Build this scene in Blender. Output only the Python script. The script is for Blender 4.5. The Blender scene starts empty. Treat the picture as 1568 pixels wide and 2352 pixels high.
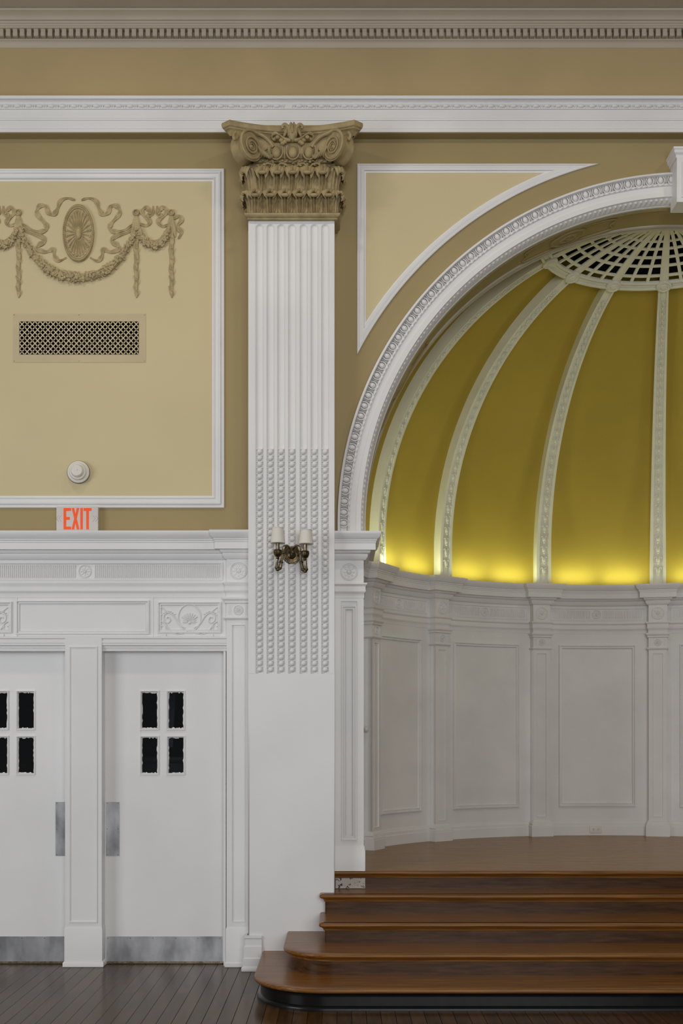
import bpy, bmesh, math, random
from mathutils import Vector, Matrix
random.seed(7)
S = bpy.context.scene
COL = S.collection
PI = math.pi

# ------------------------------------------------------------------ camera
F, CX, HY, D, EYE = 2700.0, 784.0, 1688.0, 8.18, 1.6      # focal (px), principal column, horizon row, distance, eye height
cam = bpy.data.cameras.new('camera'); co = bpy.data.objects.new('camera', cam); COL.objects.link(co)
co.location = (0, -D, EYE); co.rotation_euler = (PI/2, 0, 0)
cam.sensor_fit = 'VERTICAL'; cam.sensor_height = 36.0; cam.sensor_width = 24.0
cam.lens = 36.0*F/2352; cam.shift_y = (HY-1176)/2352; cam.clip_end = 100
S.camera = co

CEIL_Z = 6.55
# ------------------------------------------------------------------ world, lights, exposure
S.view_settings.view_transform = 'Standard'; S.view_settings.look = 'None'
S.view_settings.gamma = 1; S.view_settings.use_curve_mapping = False
S.view_settings.exposure = -0.25
w = bpy.data.worlds.new('world'); S.world = w; w.use_nodes = True
w.node_tree.nodes['Background'].inputs[0].default_value = (0.93, 0.96, 1.0, 1)
w.node_tree.nodes['Background'].inputs[1].default_value = 0.16
def area(name, loc, target, sx, sy, power, col):
    l = bpy.data.lights.new(name, 'AREA'); l.shape = 'RECTANGLE'; l.size = sx; l.size_y = sy; l.energy = power; l.color = col
    o = bpy.data.objects.new(name, l); COL.objects.link(o); o.location = loc
    o.rotation_euler = (Vector(target)-Vector(loc)).to_track_quat('-Z', 'Y').to_euler()
    return o
area('window_left_offscreen', (-6.8, -6.0, 2.9), (0.2, 0.0, 2.2), 3.2, 3.6, 230, (0.92, 0.96, 1.0))
area('window_behind_offscreen', (1.4, -12.0, 2.9), (1.6, 0.0, 2.2), 5.0, 3.6, 490, (0.95, 0.97, 1.0))
for nm_, lx_ in (('ceiling_lamp_left_offscreen', -1.8), ('ceiling_lamp_middle_offscreen', .7), ('ceiling_lamp_right_offscreen', 3.2)):
    area(nm_, (lx_, -2.5, CEIL_Z), (lx_, -2.5, 0), .35, .35, 26, (1.0, 0.91, 0.78))

# ------------------------------------------------------------------ materials
def s2l(c): return tuple(((x/255)/12.92 if x/255 <= .04045 else ((x/255+.055)/1.055)**2.4) for x in c)
MATS = {}
def mat(name, col, rough=.6, metal=0., var=.06, vscale=3., bump=0., bscale=60., emit=None, estr=0., spec=.4, coat=0., stretch=(1,1,1), col2=None, vdet=4.):
    m = bpy.data.materials.new(name); m.use_nodes = True; nt = m.node_tree; b = nt.nodes['Principled BSDF']
    b.inputs['Roughness'].default_value = rough; b.inputs['Metallic'].default_value = metal
    b.inputs['Specular IOR Level'].default_value = spec; b.inputs['Coat Weight'].default_value = coat; b.inputs['Coat Roughness'].default_value = .12
    g = nt.nodes.new('ShaderNodeNewGeometry'); mp = nt.nodes.new('ShaderNodeMapping'); mp.inputs['Scale'].default_value = stretch
    nt.links.new(g.outputs['Position'], mp.inputs['Vector'])
    n = nt.nodes.new('ShaderNodeTexNoise'); n.inputs['Scale'].default_value = vscale; n.inputs['Detail'].default_value = vdet
    nt.links.new(mp.outputs[0], n.inputs['Vector'])
    r = nt.nodes.new('ShaderNodeValToRGB'); c2 = col2 or tuple(x*(1-2.2*var) for x in col)
    r.color_ramp.elements[0].position = .32; r.color_ramp.elements[1].position = .68
    r.color_ramp.elements[0].color = (*c2, 1); r.color_ramp.elements[1].color = (*tuple(min(1, x*(1+var)) for x in col), 1)
    nt.links.new(n.outputs['Fac'], r.inputs[0]); nt.links.new(r.outputs[0], b.inputs['Base Color'])
    if bump:
        n2 = nt.nodes.new('ShaderNodeTexNoise'); n2.inputs['Scale'].default_value = bscale; n2.inputs['Detail'].default_value = 3
        nt.links.new(mp.outputs[0], n2.inputs['Vector'])
        bp = nt.nodes.new('ShaderNodeBump'); bp.inputs['Strength'].default_value = bump; bp.inputs['Distance'].default_value = .004
        nt.links.new(n2.outputs['Fac'], bp.inputs['Height']); nt.links.new(bp.outputs[0], b.inputs['Normal'])
    if emit: b.inputs['Emission Color'].default_value = (*emit, 1); b.inputs['Emission Strength'].default_value = estr
    MATS[name] = m; return m
mat('white', (.77, .758, .745), .42, var=.025, vscale=1.6, bump=.10, bscale=35)
mat('white_old', (.765, .752, .735), .5, var=.035, vscale=2.2, bump=.12, bscale=30)
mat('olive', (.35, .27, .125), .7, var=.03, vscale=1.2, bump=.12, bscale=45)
mat('frieze', (.47, .35, .175), .75, var=.05, vscale=1.0, bump=.35, bscale=7)
mat('cream', (.625, .525, .305), .75, var=.02, vscale=1.0, bump=.12, bscale=50)
mat('cornice_paint', (.50, .425, .33), .6, var=.03, vscale=2)
mat('ceiling_paint', (.50, .425, .33), .8, var=.03)
mat('tan', (.37, .285, .14), .6, var=.10, vscale=18, bump=.3, bscale=60)
mat('relief_tan', (.46, .365, .19), .6, var=.10, vscale=25, bump=.25, bscale=90)
mat('ochre', (.40, .285, .035), .75, var=.03, vscale=1.5, bump=.1, bscale=45)
mat('rib_paint', (.74, .72, .60), .5, var=.03, vscale=4, bump=.1)
mat('soffit', (.36, .28, .12), .7, var=.05, vscale=3, bump=.15, bscale=40)
mat('soffit_trim', (.50, .45, .33), .6, var=.04, vscale=5)
mat('vent_paint', (.57, .465, .285), .5, var=.03, vscale=6)
mat('steel', (.46, .46, .47), .42, metal=1., var=.22, vscale=7, bump=.05, bscale=120, stretch=(1, 1, .5))
mat('screw', (.12, .12, .12), .4, metal=1.)
mat('bronze', (.17, .125, .07), .36, metal=1., var=.3, vscale=60)
mat('brass_dark', (.30, .25, .17), .36, metal=1., var=.25, vscale=40)
mat('shade', (.74, .70, .62), .8, var=.02)
mat('plastic', (.74, .70, .63), .45, var=.01)
mat('black_gap', (.006, .006, .006), .8, var=.0)
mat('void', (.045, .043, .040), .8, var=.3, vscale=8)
mat('duct_metal', (.10, .10, .10), .6, var=.2, vscale=10)
mat('exit_face', (.62, .59, .55), .5, var=.01)
mat('exit_red', (.6, .06, .005), .5, var=.0, emit=(1.0, .085, .004), estr=.46)
mat('exit_line', (.42, .40, .37), .6, var=.0)
mat('curtain', (.50, .50, .52), .9, var=.05)
mat('dark_wood', (.05, .04, .033), .35, var=.3, vscale=6)
mat('chip', (.50, .46, .40), .6, var=.0, col2=(.05, .03, .02), vscale=55, vdet=2.)
MATS['chip'].node_tree.nodes['Color Ramp'].color_ramp.elements[0].position = .36
MATS['chip'].node_tree.nodes['Color Ramp'].color_ramp.elements[1].position = .40
def wood(name, c1, c2, rough, stretch, vscale, coat=0., spec=.3, bump=.05):
    m = mat(name, c1, rough, var=.0, vscale=vscale, col2=c2, stretch=stretch, coat=coat, spec=spec, bump=bump, bscale=vscale*2, vdet=6.)
    return m
wood('tread', s2l((140, 93, 40)), s2l((98, 62, 25)), .30, (.6, 14, 14), 5, coat=.05, spec=.22)
wood('riser', s2l((86, 58, 36)), s2l((58, 38, 22)), .28, (1.1, 6, 12), 5, coat=.03, spec=.16)
wood('stage_wood', s2l((164, 122, 58)), s2l((122, 88, 40)), .26, (.5, 22, 4), 5, coat=.0, spec=.08)
wood('black_wood', (.012, .011, .010), (.008, .008, .008), .22, (1, 1, 1), 8, coat=.0, spec=.2)
PL = []
for i, (a, b_) in enumerate((((84, 57, 30), (62, 42, 21)), ((76, 52, 27), (55, 37, 18)), ((90, 63, 34), (68, 47, 24)), ((80, 54, 28), (58, 39, 19)))):
    PL.append(wood('floor_board_%s' % 'abcd'[i], s2l(a), s2l(b_), .20, (9, .7, 1), 4, coat=.0, spec=.10))
gm = bpy.data.materials.new('glass'); gm.use_nodes = True; nt = gm.node_tree; nt.nodes.clear()
o_ = nt.nodes.new('ShaderNodeOutputMaterial'); mx = nt.nodes.new('ShaderNodeMixShader'); tr = nt.nodes.new('ShaderNodeBsdfTransparent'); gl = nt.nodes.new('ShaderNodeBsdfGlossy')
gl.inputs['Roughness'].default_value = .03; fr = nt.nodes.new('ShaderNodeFresnel'); fr.inputs[0].default_value = 1.45
tr.inputs[0].default_value = (.8, .82, .84, 1)
nt.links.new(fr.outputs[0], mx.inputs[0]); nt.links.new(tr.outputs[0], mx.inputs[1]); nt.links.new(gl.outputs[0], mx.inputs[2]); nt.links.new(mx.outputs[0], o_.inputs[0])
MATS['glass'] = gm

# ------------------------------------------------------------------ geometry helpers
def X(px, Y=0.): return (px-CX)*(D+Y)/F           # metric position at a known distance behind the wall face
def Z(py, Y=0.): return EYE+(HY-py)*(D+Y)/F
def P(px, py, Y=0.): return Vector((X(px, Y), Y, Z(py, Y)))
def catmull(pts, n=8):
    pts = [Vector(p) for p in pts]; out = []
    q = [2*pts[0]-pts[1]]+pts+[2*pts[-1]-pts[-2]]
    for i in range(1, len(q)-2):
        for k in range(n):
            t = k/n; a, b, c, d = q[i-1], q[i], q[i+1], q[i+2]
            out.append(.5*((2*b)+(c-a)*t+(2*a-5*b+4*c-d)*t*t+(3*b-a-3*c+d)*t**3))
    out.append(pts[-1]); return out
def offset2(path, d, closed=False):
    n = len(path); out = []
    for i in range(n):
        p = Vector(path[i]); a = Vector(path[i-1]) if (i > 0 or closed) else None; b = Vector(path[(i+1) % n]) if (i < n-1 or closed) else None
        def nrm(u, v):
            t = (v-u).normalized(); return Vector((t.y, -t.x))
        if a is None: m = nrm(p, b)
        elif b is None: m = nrm(a, p)
        else:
            n1, n2 = nrm(a, p), nrm(p, b); m = (n1+n2); L = m.length
            m = n1 if L < 1e-6 else m/L
            m = m/max(.35, m.dot(n1))
        out.append(p+m*d)
    return out
class MB:
    def __init__(s): s.v = []; s.f = []
    def add(s, vs, fs):
        k = len(s.v); s.v += [Vector(v) for v in vs]; s.f += [tuple(i+k for i in f) for f in fs]; return s
    def box(s, x0, x1, y0, y1, z0, z1):
        return s.add([(x, y, z) for x in (x0, x1) for y in (y0, y1) for z in (z0, z1)], [(0,1,3,2),(4,6,7,5),(0,4,5,1),(2,3,7,6),(0,2,6,4),(1,5,7,3)])
    def grid(s, nu, nv, fn, cu=False, cv=False):
        vs = [fn(i, j) for i in range(nu) for j in range(nv)]; fs = []
        for i in range(nu if cu else nu-1):
            for j in range(nv if cv else nv-1):
                a, b = i % nu, (i+1) % nu; c, d = j, (j+1) % nv
                fs.append((a*nv+c, b*nv+c, b*nv+d, a*nv+d))
        return s.add(vs, fs)
    def lathe(s, prof, c=(0,0,0), axis='z', n=24, sx=1., sz=1.):
        c = Vector(c)
        def fn(i, j):
            a = 2*PI*i/n; r, h = prof[j]
            if axis == 'z': return c+Vector((r*math.cos(a)*sx, r*math.sin(a)*sz, h))
            return c+Vector((r*math.cos(a)*sx, -h, r*math.sin(a)*sz))       # axis 'y': towards the hall
        k = len(s.v); s.grid(n, len(prof), fn, cu=True)
        for j in (0, len(prof)-1):
            if prof[j][0] > 1e-5: s.f.append(tuple(k+i*len(prof)+j for i in range(n)))
        return s
    def tube(s, path, rad, n=8, sy=1.):
        path = [Vector(p) for p in path]; m = len(path)
        rr = rad if isinstance(rad, (list, tuple)) else [rad]*m
        up = None; fr = []
        for i in range(m):
            t = (path[min(i+1, m-1)]-path[max(i-1, 0)]).normalized()
            if up is None: up = Vector((0, 1, 0)) if abs(t.y) < .9 else Vector((1, 0, 0))
            u = (up-t*up.dot(t)).normalized(); up = u; fr.append((u, t.cross(u)))
        k = len(s.v)
        s.grid(m, n, lambda i, j: path[i]+(fr[i][0]*math.cos(2*PI*j/n)*sy+fr[i][1]*math.sin(2*PI*j/n))*rr[i], cv=True)
        s.f.append(tuple(k+j for j in range(n))); s.f.append(tuple(k+(m-1)*n+j for j in range(n))); return s
    def ell(s, c, rx, ry, rz, nu=10, nv=6):
        c = Vector(c); k = len(s.v)
        s.v += [c+Vector((0, 0, -rz)), c+Vector((0, 0, rz))]
        for j in range(1, nv):
            for i in range(nu):
                a = 2*PI*i/nu; b = -PI/2+PI*j/nv
                s.v.append(c+Vector((rx*math.cos(a)*math.cos(b), ry*math.sin(a)*math.cos(b), rz*math.sin(b))))
        for i in range(nu):
            i2 = (i+1) % nu
            s.f.append((k, k+2+i2, k+2+i)); q = k+2+(nv-2)*nu; s.f.append((k+1, q+i, q+i2))
            for j in range(nv-2):
                a = k+2+j*nu; s.f.append((a+i, a+i2, a+nu+i2, a+nu+i))
        return s
    def sweep(s, path, prof, closed=False, cap=True):
        """plan path (x, y), profile (out, z); out is to the right of travel"""
        loops = [offset2(path, o, closed) for o, z in prof]; n = len(path); m = len(prof); k = len(s.v)
        s.grid(n, m, lambda i, j: Vector((loops[j][i].x, loops[j][i].y, prof[j][1])), cu=closed)
        if cap and not closed:
            s.f.append(tuple(k+j for j in range(m))); s.f.append(tuple(k+(n-1)*m+j for j in range(m)))
        return s
    def prism(s, poly, y0, y1):
        """polygon in (x, z) extruded between two y"""
        n = len(poly); k = len(s.v)
        s.v += [Vector((p[0], y0, p[1])) for p in poly]+[Vector((p[0], y1, p[1])) for p in poly]
        s.f += [tuple(k+i for i in range(n)), tuple(k+n+i for i in range(n))]+[(k+i, k+(i+1) % n, k+n+(i+1) % n, k+n+i) for i in range(n)]
        return s
    def frame(s, u0, u1, v0, v1, prof, mp, seg=1):
        """mitred rectangular moulding: profile (inset, height) mapped by mp(u, v, h)"""
        def loop(i):
            a, b, c, d = u0+i, u1-i, v0+i, v1-i; L = []
            L += [(a+(b-a)*k/seg, c) for k in range(seg)]+[(b, c)]+[(b+(a-b)*k/seg, d) for k in range(seg)]+[(a, d)]
            return L
        loops = [loop(i) for i, h in prof]; n = len(loops[0]); m = len(prof)
        return s.grid(n, m, lambda i, j: Vector(mp(loops[j][i][0], loops[j][i][1], prof[j][1])), cu=True)
    def xf(s, M, k=0):
        for i in range(k, len(s.v)): s.v[i] = M @ s.v[i]
        return s
WORLD = {}
def make_mesh(name, mb, m, sharp=38, bevel=0., o=Vector((0,0,0)), recalc=True):
    me = bpy.data.meshes.new(name)
    me.from_pydata([tuple(v-o) for v in mb.v], [], mb.f)
    bm = bmesh.new(); bm.from_mesh(me); bmesh.ops.remove_doubles(bm, verts=bm.verts, dist=1e-6)
    if recalc: bmesh.ops.recalc_face_normals(bm, faces=bm.faces)
    if bevel: bmesh.ops.bevel(bm, geom=[e for e in bm.edges if len(e.link_faces) == 2 and e.calc_face_angle(0) > .5], offset=bevel, segments=2, affect='EDGES', profile=.6)
    bm.to_mesh(me); bm.free()
    me.polygons.foreach_set('use_smooth', [True]*len(me.polygons)); me.set_sharp_from_angle(angle=math.radians(sharp))
    me.materials.append(MATS[m]); return me
def props(o, label=None, cat=None, kind=None, group=None):
    for k, v in (('label', label), ('category', cat), ('kind', kind), ('group', group)):
        if v: o[k] = v
    return o
def ob(name, mb, m, parent=None, label=None, cat=None, kind=None, group=None, sharp=38, bevel=0., recalc=True):
    lo = Vector([min(v[i] for v in mb.v) for i in range(3)]); hi = Vector([max(v[i] for v in mb.v) for i in range(3)])
    c = Vector(((lo.x+hi.x)/2, (lo.y+hi.y)/2, lo.z))
    o = bpy.data.objects.new(name, make_mesh(name, mb, m, sharp, bevel, c, recalc)); COL.objects.link(o)
    WORLD[o.name] = c
    if parent: o.parent = parent; o.location = c-WORLD[parent.name]
    else: o.location = c
    return props(o, label, cat, kind, group)
def empty(name, loc, label, cat, kind=None, group=None):
    o = bpy.data.objects.new(name, None); COL.objects.link(o); o.location = loc; o.empty_display_size = .05
    WORLD[o.name] = Vector(loc); return props(o, label, cat, kind, group)
def inst(name, me, parent, loc, rot=None, scale=None):
    """a copy that shares mesh data"""
    o = bpy.data.objects.new(name, me); COL.objects.link(o); o.parent = parent
    M = Matrix.Translation(Vector(loc)-WORLD[parent.name])
    if rot is not None: M = M @ rot.to_4x4()
    if scale is not None: M = M @ Matrix.Diagonal((*scale, 1))
    o.matrix_basis = M; WORLD[o.name] = Vector(loc); return o
def arc(c, r, a0, a1, n): return [(c[0]+r*math.cos(a0+(a1-a0)*i/n), c[1]+r*math.sin(a0+(a1-a0)*i/n)) for i in range(n+1)]

# ------------------------------------------------------------------ key measures (metres)
NX, NY = 2.40, 0.45                  # axis of the niche
AZ = 3.067                           # springing of the arch
CEIL = 6.573; STAGE = .657; LEDGE = 2.995
PX0, PX1, PY = X(570, -.2), X(768, -.2), -.2      # big pilaster: sides and front plane
PXC = (PX0+PX1)/2
MX = X(192, -.09)                    # middle of the pair of doors
XL, XR = -4.2, 5.6                   # extent of the end wall

# cove lamps lying on the ledge of the niche
PH = 13.2
for a in (-79.2, -52.8, -26.4, 0, 26.4, 52.8, 79.2):
    ra = math.radians(a)
    for da in (-5.5, 5.5):
        rb = math.radians(a+da)
        o = area('cove_lamp_light', (NX+2.27*math.sin(rb), NY+2.27*math.cos(rb), LEDGE+.03), (NX+2.40*math.sin(rb), NY+2.40*math.cos(rb), LEDGE+.33), .34, .03, 1.5, (.90, 1.0, .62))
        o.rotation_euler = (Vector((.10*math.sin(rb), .10*math.cos(rb), .30))).to_track_quat('-Z', 'X').to_euler()
        o.data.size, o.data.size_y = .03, .34

# ------------------------------------------------------------------ floor: boards running to the wall
floor = ob('floor', MB().box(XL, XR, -8.6, .3, -.06, -.0125), 'dark_wood', None, 'dark brown varnished hardwood floor of narrow boards', 'floor', 'structure')
bw = .0835; x = -3.7; i = 0
lens = [(-4.6, -1.93), (-1.93, .05), (-4.2, -2.6), (-2.6, -.35), (-.35, .05), (-4.6, -.9), (-.9, .05)]
pats = [(0, 1), (2, 3, 4), (5, 6)]
board_me = {}
while x < 4.6:
    pat = pats[(i*2+(i//3)) % 3]
    for k in pat:
        y0, y1 = lens[k]
        if x > -.45 and y0 > -1.3: continue
        key = (k, (i+k) % 4)
        if key not in board_me:
            mb = MB(); c = .0012; a = bw/2-.0008; L = (y1-y0)/2-.0006
            mb.grid(4, 2, lambda p, q: Vector(((-a, -a+c, a-c, a)[p], (-L, L)[q], (-.0016, 0, 0, -.0016)[p])))
            mb.grid(2, 2, lambda p, q: Vector((-a, (-L, L)[q], (-.0125, -.0016)[p]))); mb.grid(2, 2, lambda p, q: Vector((a, (-L, L)[q], (-.0016, -.0125)[p])))
            mb.grid(2, 4, lambda p, q: Vector(((-a, -a+c, a-c, a)[q], -L, (-.0125, (-.0016, 0, 0, -.0016)[q])[p])))
            me = make_mesh('plank', mb, 'floor_board_a', 20); me.materials[0] = PL[(i+k) % 4]; board_me[key] = me
        inst('plank', board_me[key], floor, (x+bw/2, (y0+y1)/2, 0))
    x += bw; i += 1

# ------------------------------------------------------------------ ceiling and walls
ob('ceiling', MB().box(XL, XR, -8.6, .3, CEIL, CEIL+.1), 'ceiling_paint', None, 'dim tan plaster ceiling above the dentil cornice', 'ceiling', 'structure')
DO = [(-1.668, -.813), (2*MX+.813, 2*MX+1.668)]     # door openings
DZ = 2.19
wl = MB()
xs = [XL, DO[1][0], DO[1][1], DO[0][0], DO[0][1], -.60]
VO = (X(45), X(319), Z(815), Z(739))          # vent opening
for a, b, c, d in ((XL, VO[0], DZ, CEIL), (VO[1], -.60, DZ, CEIL), (VO[0], VO[1], DZ, VO[2]), (VO[0], VO[1], VO[3], CEIL)): wl.box(a, b, 0, .25, c, d)
for a, b in ((0, 1), (2, 3), (4, 5)): wl.box(xs[a], xs[b], 0, .25, 0, DZ)
wall_left = ob('wall_left', wl, 'olive', None, 'olive plaster wall with cream framed panel above the doors', 'wall', 'structure')
wr = MB(); R0 = 2.24; NA = 96
wr.box(-.60, .14, 0, NY-.002, 0, LEDGE-.002); wr.box(2*NX-.14, XR, 0, NY-.002, 0, LEDGE-.002)
for Yp, Rh in ((0, 2.31), (NY, R0)):
    col = [(-.60, LEDGE), (NX-Rh, LEDGE)]+[(NX-Rh*math.cos(PI*i/NA), AZ+Rh*math.sin(PI*i/NA)) for i in range(NA+1)]+[(NX+Rh, LEDGE), (XR, LEDGE)]
    wr.grid(len(col), 2, lambda i, j: Vector((col[i][0], Yp, (col[i][1], CEIL)[j])))
wr.grid(2, 2, lambda i, j: Vector((XR, (0, NY)[i], (LEDGE, CEIL)[j])))
wall_right = ob('wall_right', wr, 'olive', None, 'olive plaster wall pierced by the big round arch', 'wall', 'structure', recalc=False)
sof = MB(); so = [(NX-R0, LEDGE)]+[(NX-R0*math.cos(PI*i/NA), AZ+R0*math.sin(PI*i/NA)) for i in range(NA+1)]+[(NX+R0, LEDGE)]
sof.grid(len(so), 2, lambda i, j: Vector((so[i][0], (.06, NY)[j], so[i][1])))
soffit = ob('arch_soffit', sof, 'soffit', wall_right)
def arch_strip(prof, n=150, a0=-.03, a1=PI+.03, fn=None):
    """profile (radius, y) swept round the arch"""
    mb = MB()
    def pt(i, j):
        a = a0+(a1-a0)*i/n; r, y = prof[j] if fn is None else fn(i, j)
        return Vector((NX-r*math.cos(a), y, AZ+r*math.sin(a)))
    return mb.grid(n+1, len(prof), pt)
for ya, yb in ((.075, .10), (.36, .385), (.40, .44)):
    ob('soffit_moulding', arch_strip([(R0+.002, ya), (R0-.010, ya+.004), (R0-.006, (ya+yb)/2), (R0-.012, yb-.004), (R0+.002, yb)], 120, 0, PI), 'soffit_trim' if ya > .3 else 'soffit', wall_right)
for ad in (20.5, 61.5):
    for sg in (-1, 1):
        a = PI/2+sg*math.radians(ad); mb = MB()
        prof = [(0, .022), (.012, .022), (.016, .014), (.03, .012), (.036, .020), (.05, .020), (.058, .010), (.085, .008), (.09, .016), (.10, .018), (.11, .010), (.112, 0)]
        mb.lathe(prof, (0, 0, 0), 'y', 28, 1.25, 1.0)
        for k in range(8): mb.ell((.043*1.2*math.cos(k*PI/4), -.012, .043*math.sin(k*PI/4)), .014, .012, .010, 8, 4)
        n_ = Vector((math.cos(a), 0, -math.sin(a))); t_ = Vector((math.sin(a), 0, math.cos(a))); yv = Vector((0, 1, 0))
        M = Matrix((( t_.x, -n_.x, yv.x), (t_.y, -n_.y, yv.y), (t_.z, -n_.z, yv.z))).to_4x4()
        M = Matrix.Translation(Vector((NX-R0*math.cos(a), .235, AZ+R0*math.sin(a)))) @ M
        mb.xf(M); ob('soffit_rosette', mb, 'soffit', wall_right)
        # curved-end border moulding round the rosette, laid on the soffit
        b2 = MB(); pts = []
        for k in range(48):
            th = 2*PI*k/48; u = .40*math.copysign(abs(math.cos(th))**.7, math.cos(th)); v = .115*math.copysign(abs(math.sin(th))**.55, math.sin(th))
            u -= .08*math.copysign(1, u)*(1-abs(math.sin(th)))**2
            aa = a+u/R0; pts.append(Vector((NX-(R0-.004)*math.cos(aa), .235+v, AZ+(R0-.004)*math.sin(aa))))
        b2.tube(pts+[pts[0]], .008, 6); ob('soffit_border', b2, 'soffit', wall_right)

# ------------------------------------------------------------------ dentil cornice under the ceiling
def prof_px(rows): return [(-Y, Z(py, Y)) for py, Y in rows]
cr = MB().sweep([(XL, 0), (XR, 0)], prof_px([(110, .0), (110, -.006), (104, -.008), (97, -.016), (93, -.026), (92, -.030), (89, -.030)])+[(.0005, 6.4415), (.0005, 6.488)]+prof_px([(64, -.060), (60, -.062), (59, -.066), (54, -.070), (53, -.076), (48, -.082), (46, -.090), (45, -.094), (40, -.099), (33, -.112), (27, -.132), (24.5, -.138), (24, -.144), (18, -.144)])+[(0, CEIL)])
trim_1 = ob('trim_1', cr, 'cornice_paint', None, 'dim beige dentil cornice running under the ceiling', 'cornice', 'structure')
pit = 16.05*8.13/F
dm = make_mesh('dentil', MB().box(-.0155, .0155, -.038, .0115, 0, .050), 'cornice_paint', bevel=.0015)
for k in range(int((2.75+3.0)/pit)): inst('dentil', dm, trim_1, (X(9, -.05)-.30-(0)+k*pit-.3, -.0125, 6.436))

# ------------------------------------------------------------------ frieze band (lighter paint) and architrave
ob('frieze_band', MB().box(XL, XR, -.004, .01, Z(222, 0), Z(109, 0)), 'frieze', wall_left)
ar = prof_px([(318, 0), (304, -.085), (303, -.090), (296, -.092), (295, -.086), (277, -.088), (276, -.094), (272, -.097), (271, -.092), (252, -.094), (250, -.104), (238, -.104), (236, -.098), (231, -.110), (227, -.126), (226.5, -.134), (219.5, -.137), (219, -.13)])+[(0, Z(219, -.13)+.02)]
trim_2 = ob('trim_2', MB().sweep([(XL, 0), (XR, 0)], ar), 'white', None, 'white moulded architrave band with bead and reel above the capital', 'moulding', 'structure')
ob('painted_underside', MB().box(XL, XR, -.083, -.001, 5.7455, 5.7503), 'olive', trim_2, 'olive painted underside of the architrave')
beadm = make_mesh('bead', MB().ell((0, 0, 0), .027, .016, .0125, 12, 6), 'white')
pb = 25.9*8.07/F; zb = Z(244, -.104); reels = MB()
for k in range(-4, 68):
    xb = X(14, -.104)+k*pb
    if not (X(588, -.1) < xb < X(601, -.1) or X(660, -.1) < xb < X(670, -.1)):
        inst('bead', beadm, trim_2, (xb, -.104, zb))
    for dx in (-.008, .008): reels.ell((xb+pb/2+dx, -.104, zb), .0045, .014, .012, 6, 5)
ob('reels', reels, 'white', trim_2, kind='stuff')

# ------------------------------------------------------------------ archivolt with egg and dart
av = arch_strip([(2.427, .0), (2.427, -.050), (2.412, -.056), (2.409, -.040), (2.404, -.014), (2.366, -.012), (2.358, -.036), (2.343, -.040), (2.341, -.030), (2.302, -.030), (2.300, -.037), (2.266, -.037), (2.264, -.024), (2.252, .004), (2.243, .032), (2.236, .040), (2.232, .042), (2.232, .062), (2.242, .066)], 160, -.031, PI+.031)
trim_3 = ob('trim_3', av, 'white', None, 'white curved arch moulding with egg and dart around the niche', 'moulding', 'structure')
eg = MB().ell((0, -.004, .002), .0185, .020, .024, 12, 8)
eg.tube([Vector((.027*math.sin(t)*1.0, -.010, .024 if abs(t) > 3 else -.030*math.cos(t)+.002)) for t in [(-2.3+4.6*k/12) for k in range(13)]], .0042, 6)
egm = make_mesh('egg', eg, 'white')
dam = make_mesh('dart', MB().add([(-.004, -.004, .026), (.004, -.004, .026), (0, -.020, .026), (-.0065, -.004, -.012), (.0065, -.004, -.012), (0, -.024, -.010), (0, -.006, -.028)], [(0, 1, 2), (0, 2, 5, 3), (1, 4, 5, 2), (3, 5, 6), (4, 6, 5), (3, 6, 4), (0, 3, 4, 1)]), 'white', 20)
NE = 99
for k in range(NE+1):
    a = PI*k/NE
    for nm, me, da in (('egg', egm, 0), ('dart', dam, .5)):
        aa = a+da*PI/NE
        if aa > PI: continue
        inst(nm, me, trim_3, (NX-2.383*math.cos(aa), -.022, AZ+2.383*math.sin(aa)), Matrix.Rotation(aa-PI/2, 3, 'Y'))
n = 1200
ob('leaf_moulding', arch_strip([0]*4, n, -.03, PI+.03, lambda i, j: ((2.357, 2.352, 2.346, 2.342)[j], -.038-(0, .010, .010, 0)[j]*(.5+.5*math.sin(i*PI/3)))), 'white', trim_3)
ob('leaf_moulding', arch_strip([0]*5, n, -.03, PI+.03, lambda i, j: ((2.264, 2.258, 2.250, 2.243, 2.238)[j]-(0, .008, .007, .006, 0)[j]*(.5+.5*math.sin(i*PI/3+j)), (-.022, -.014, .006, .022, .032)[j]-(0, .004, .004, .004, 0)[j]*(.5+.5*math.sin(i*PI/3+j)))), 'white', trim_3)
# keystone
ky = -.16; k0, k1 = X(1553, ky), 2*NX-X(1553, ky); kz0, kz1 = Z(465, ky), Z(360, ky)
ks = empty('keystone', (NX, 0, kz0), 'white framed keystone block with olive panel at the crown of the arch', 'keystone')
ob('block', MB().box(k0+.004, k1-.004, ky+.002, 0, kz0, kz1), 'white', ks)
ob('cap', MB().sweep([(k0, 0), (k0, ky), (k1, ky), (k1, 0)], [(-.02, kz1-.01), (.004, kz1-.008), (.006, kz1+.01), (.018, kz1+.022), (.02, kz1+.04), (.026, kz1+.044), (.026, kz1+.058), (-.05, kz1+.06)]), 'white', ks)
ob('frame', MB().frame(k0, k1, kz0, kz1-.004, [(0, -.0), (0, .008), (.030, .008), (.032, .014), (.040, .014), (.043, 0)], lambda u, v, h: (u, ky-h, v)), 'white', ks)
ob('panel', MB().box(k0+.04, k1-.04, ky-.002, ky+.01, kz0+.04, kz1-.04), 'olive', ks)

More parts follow.
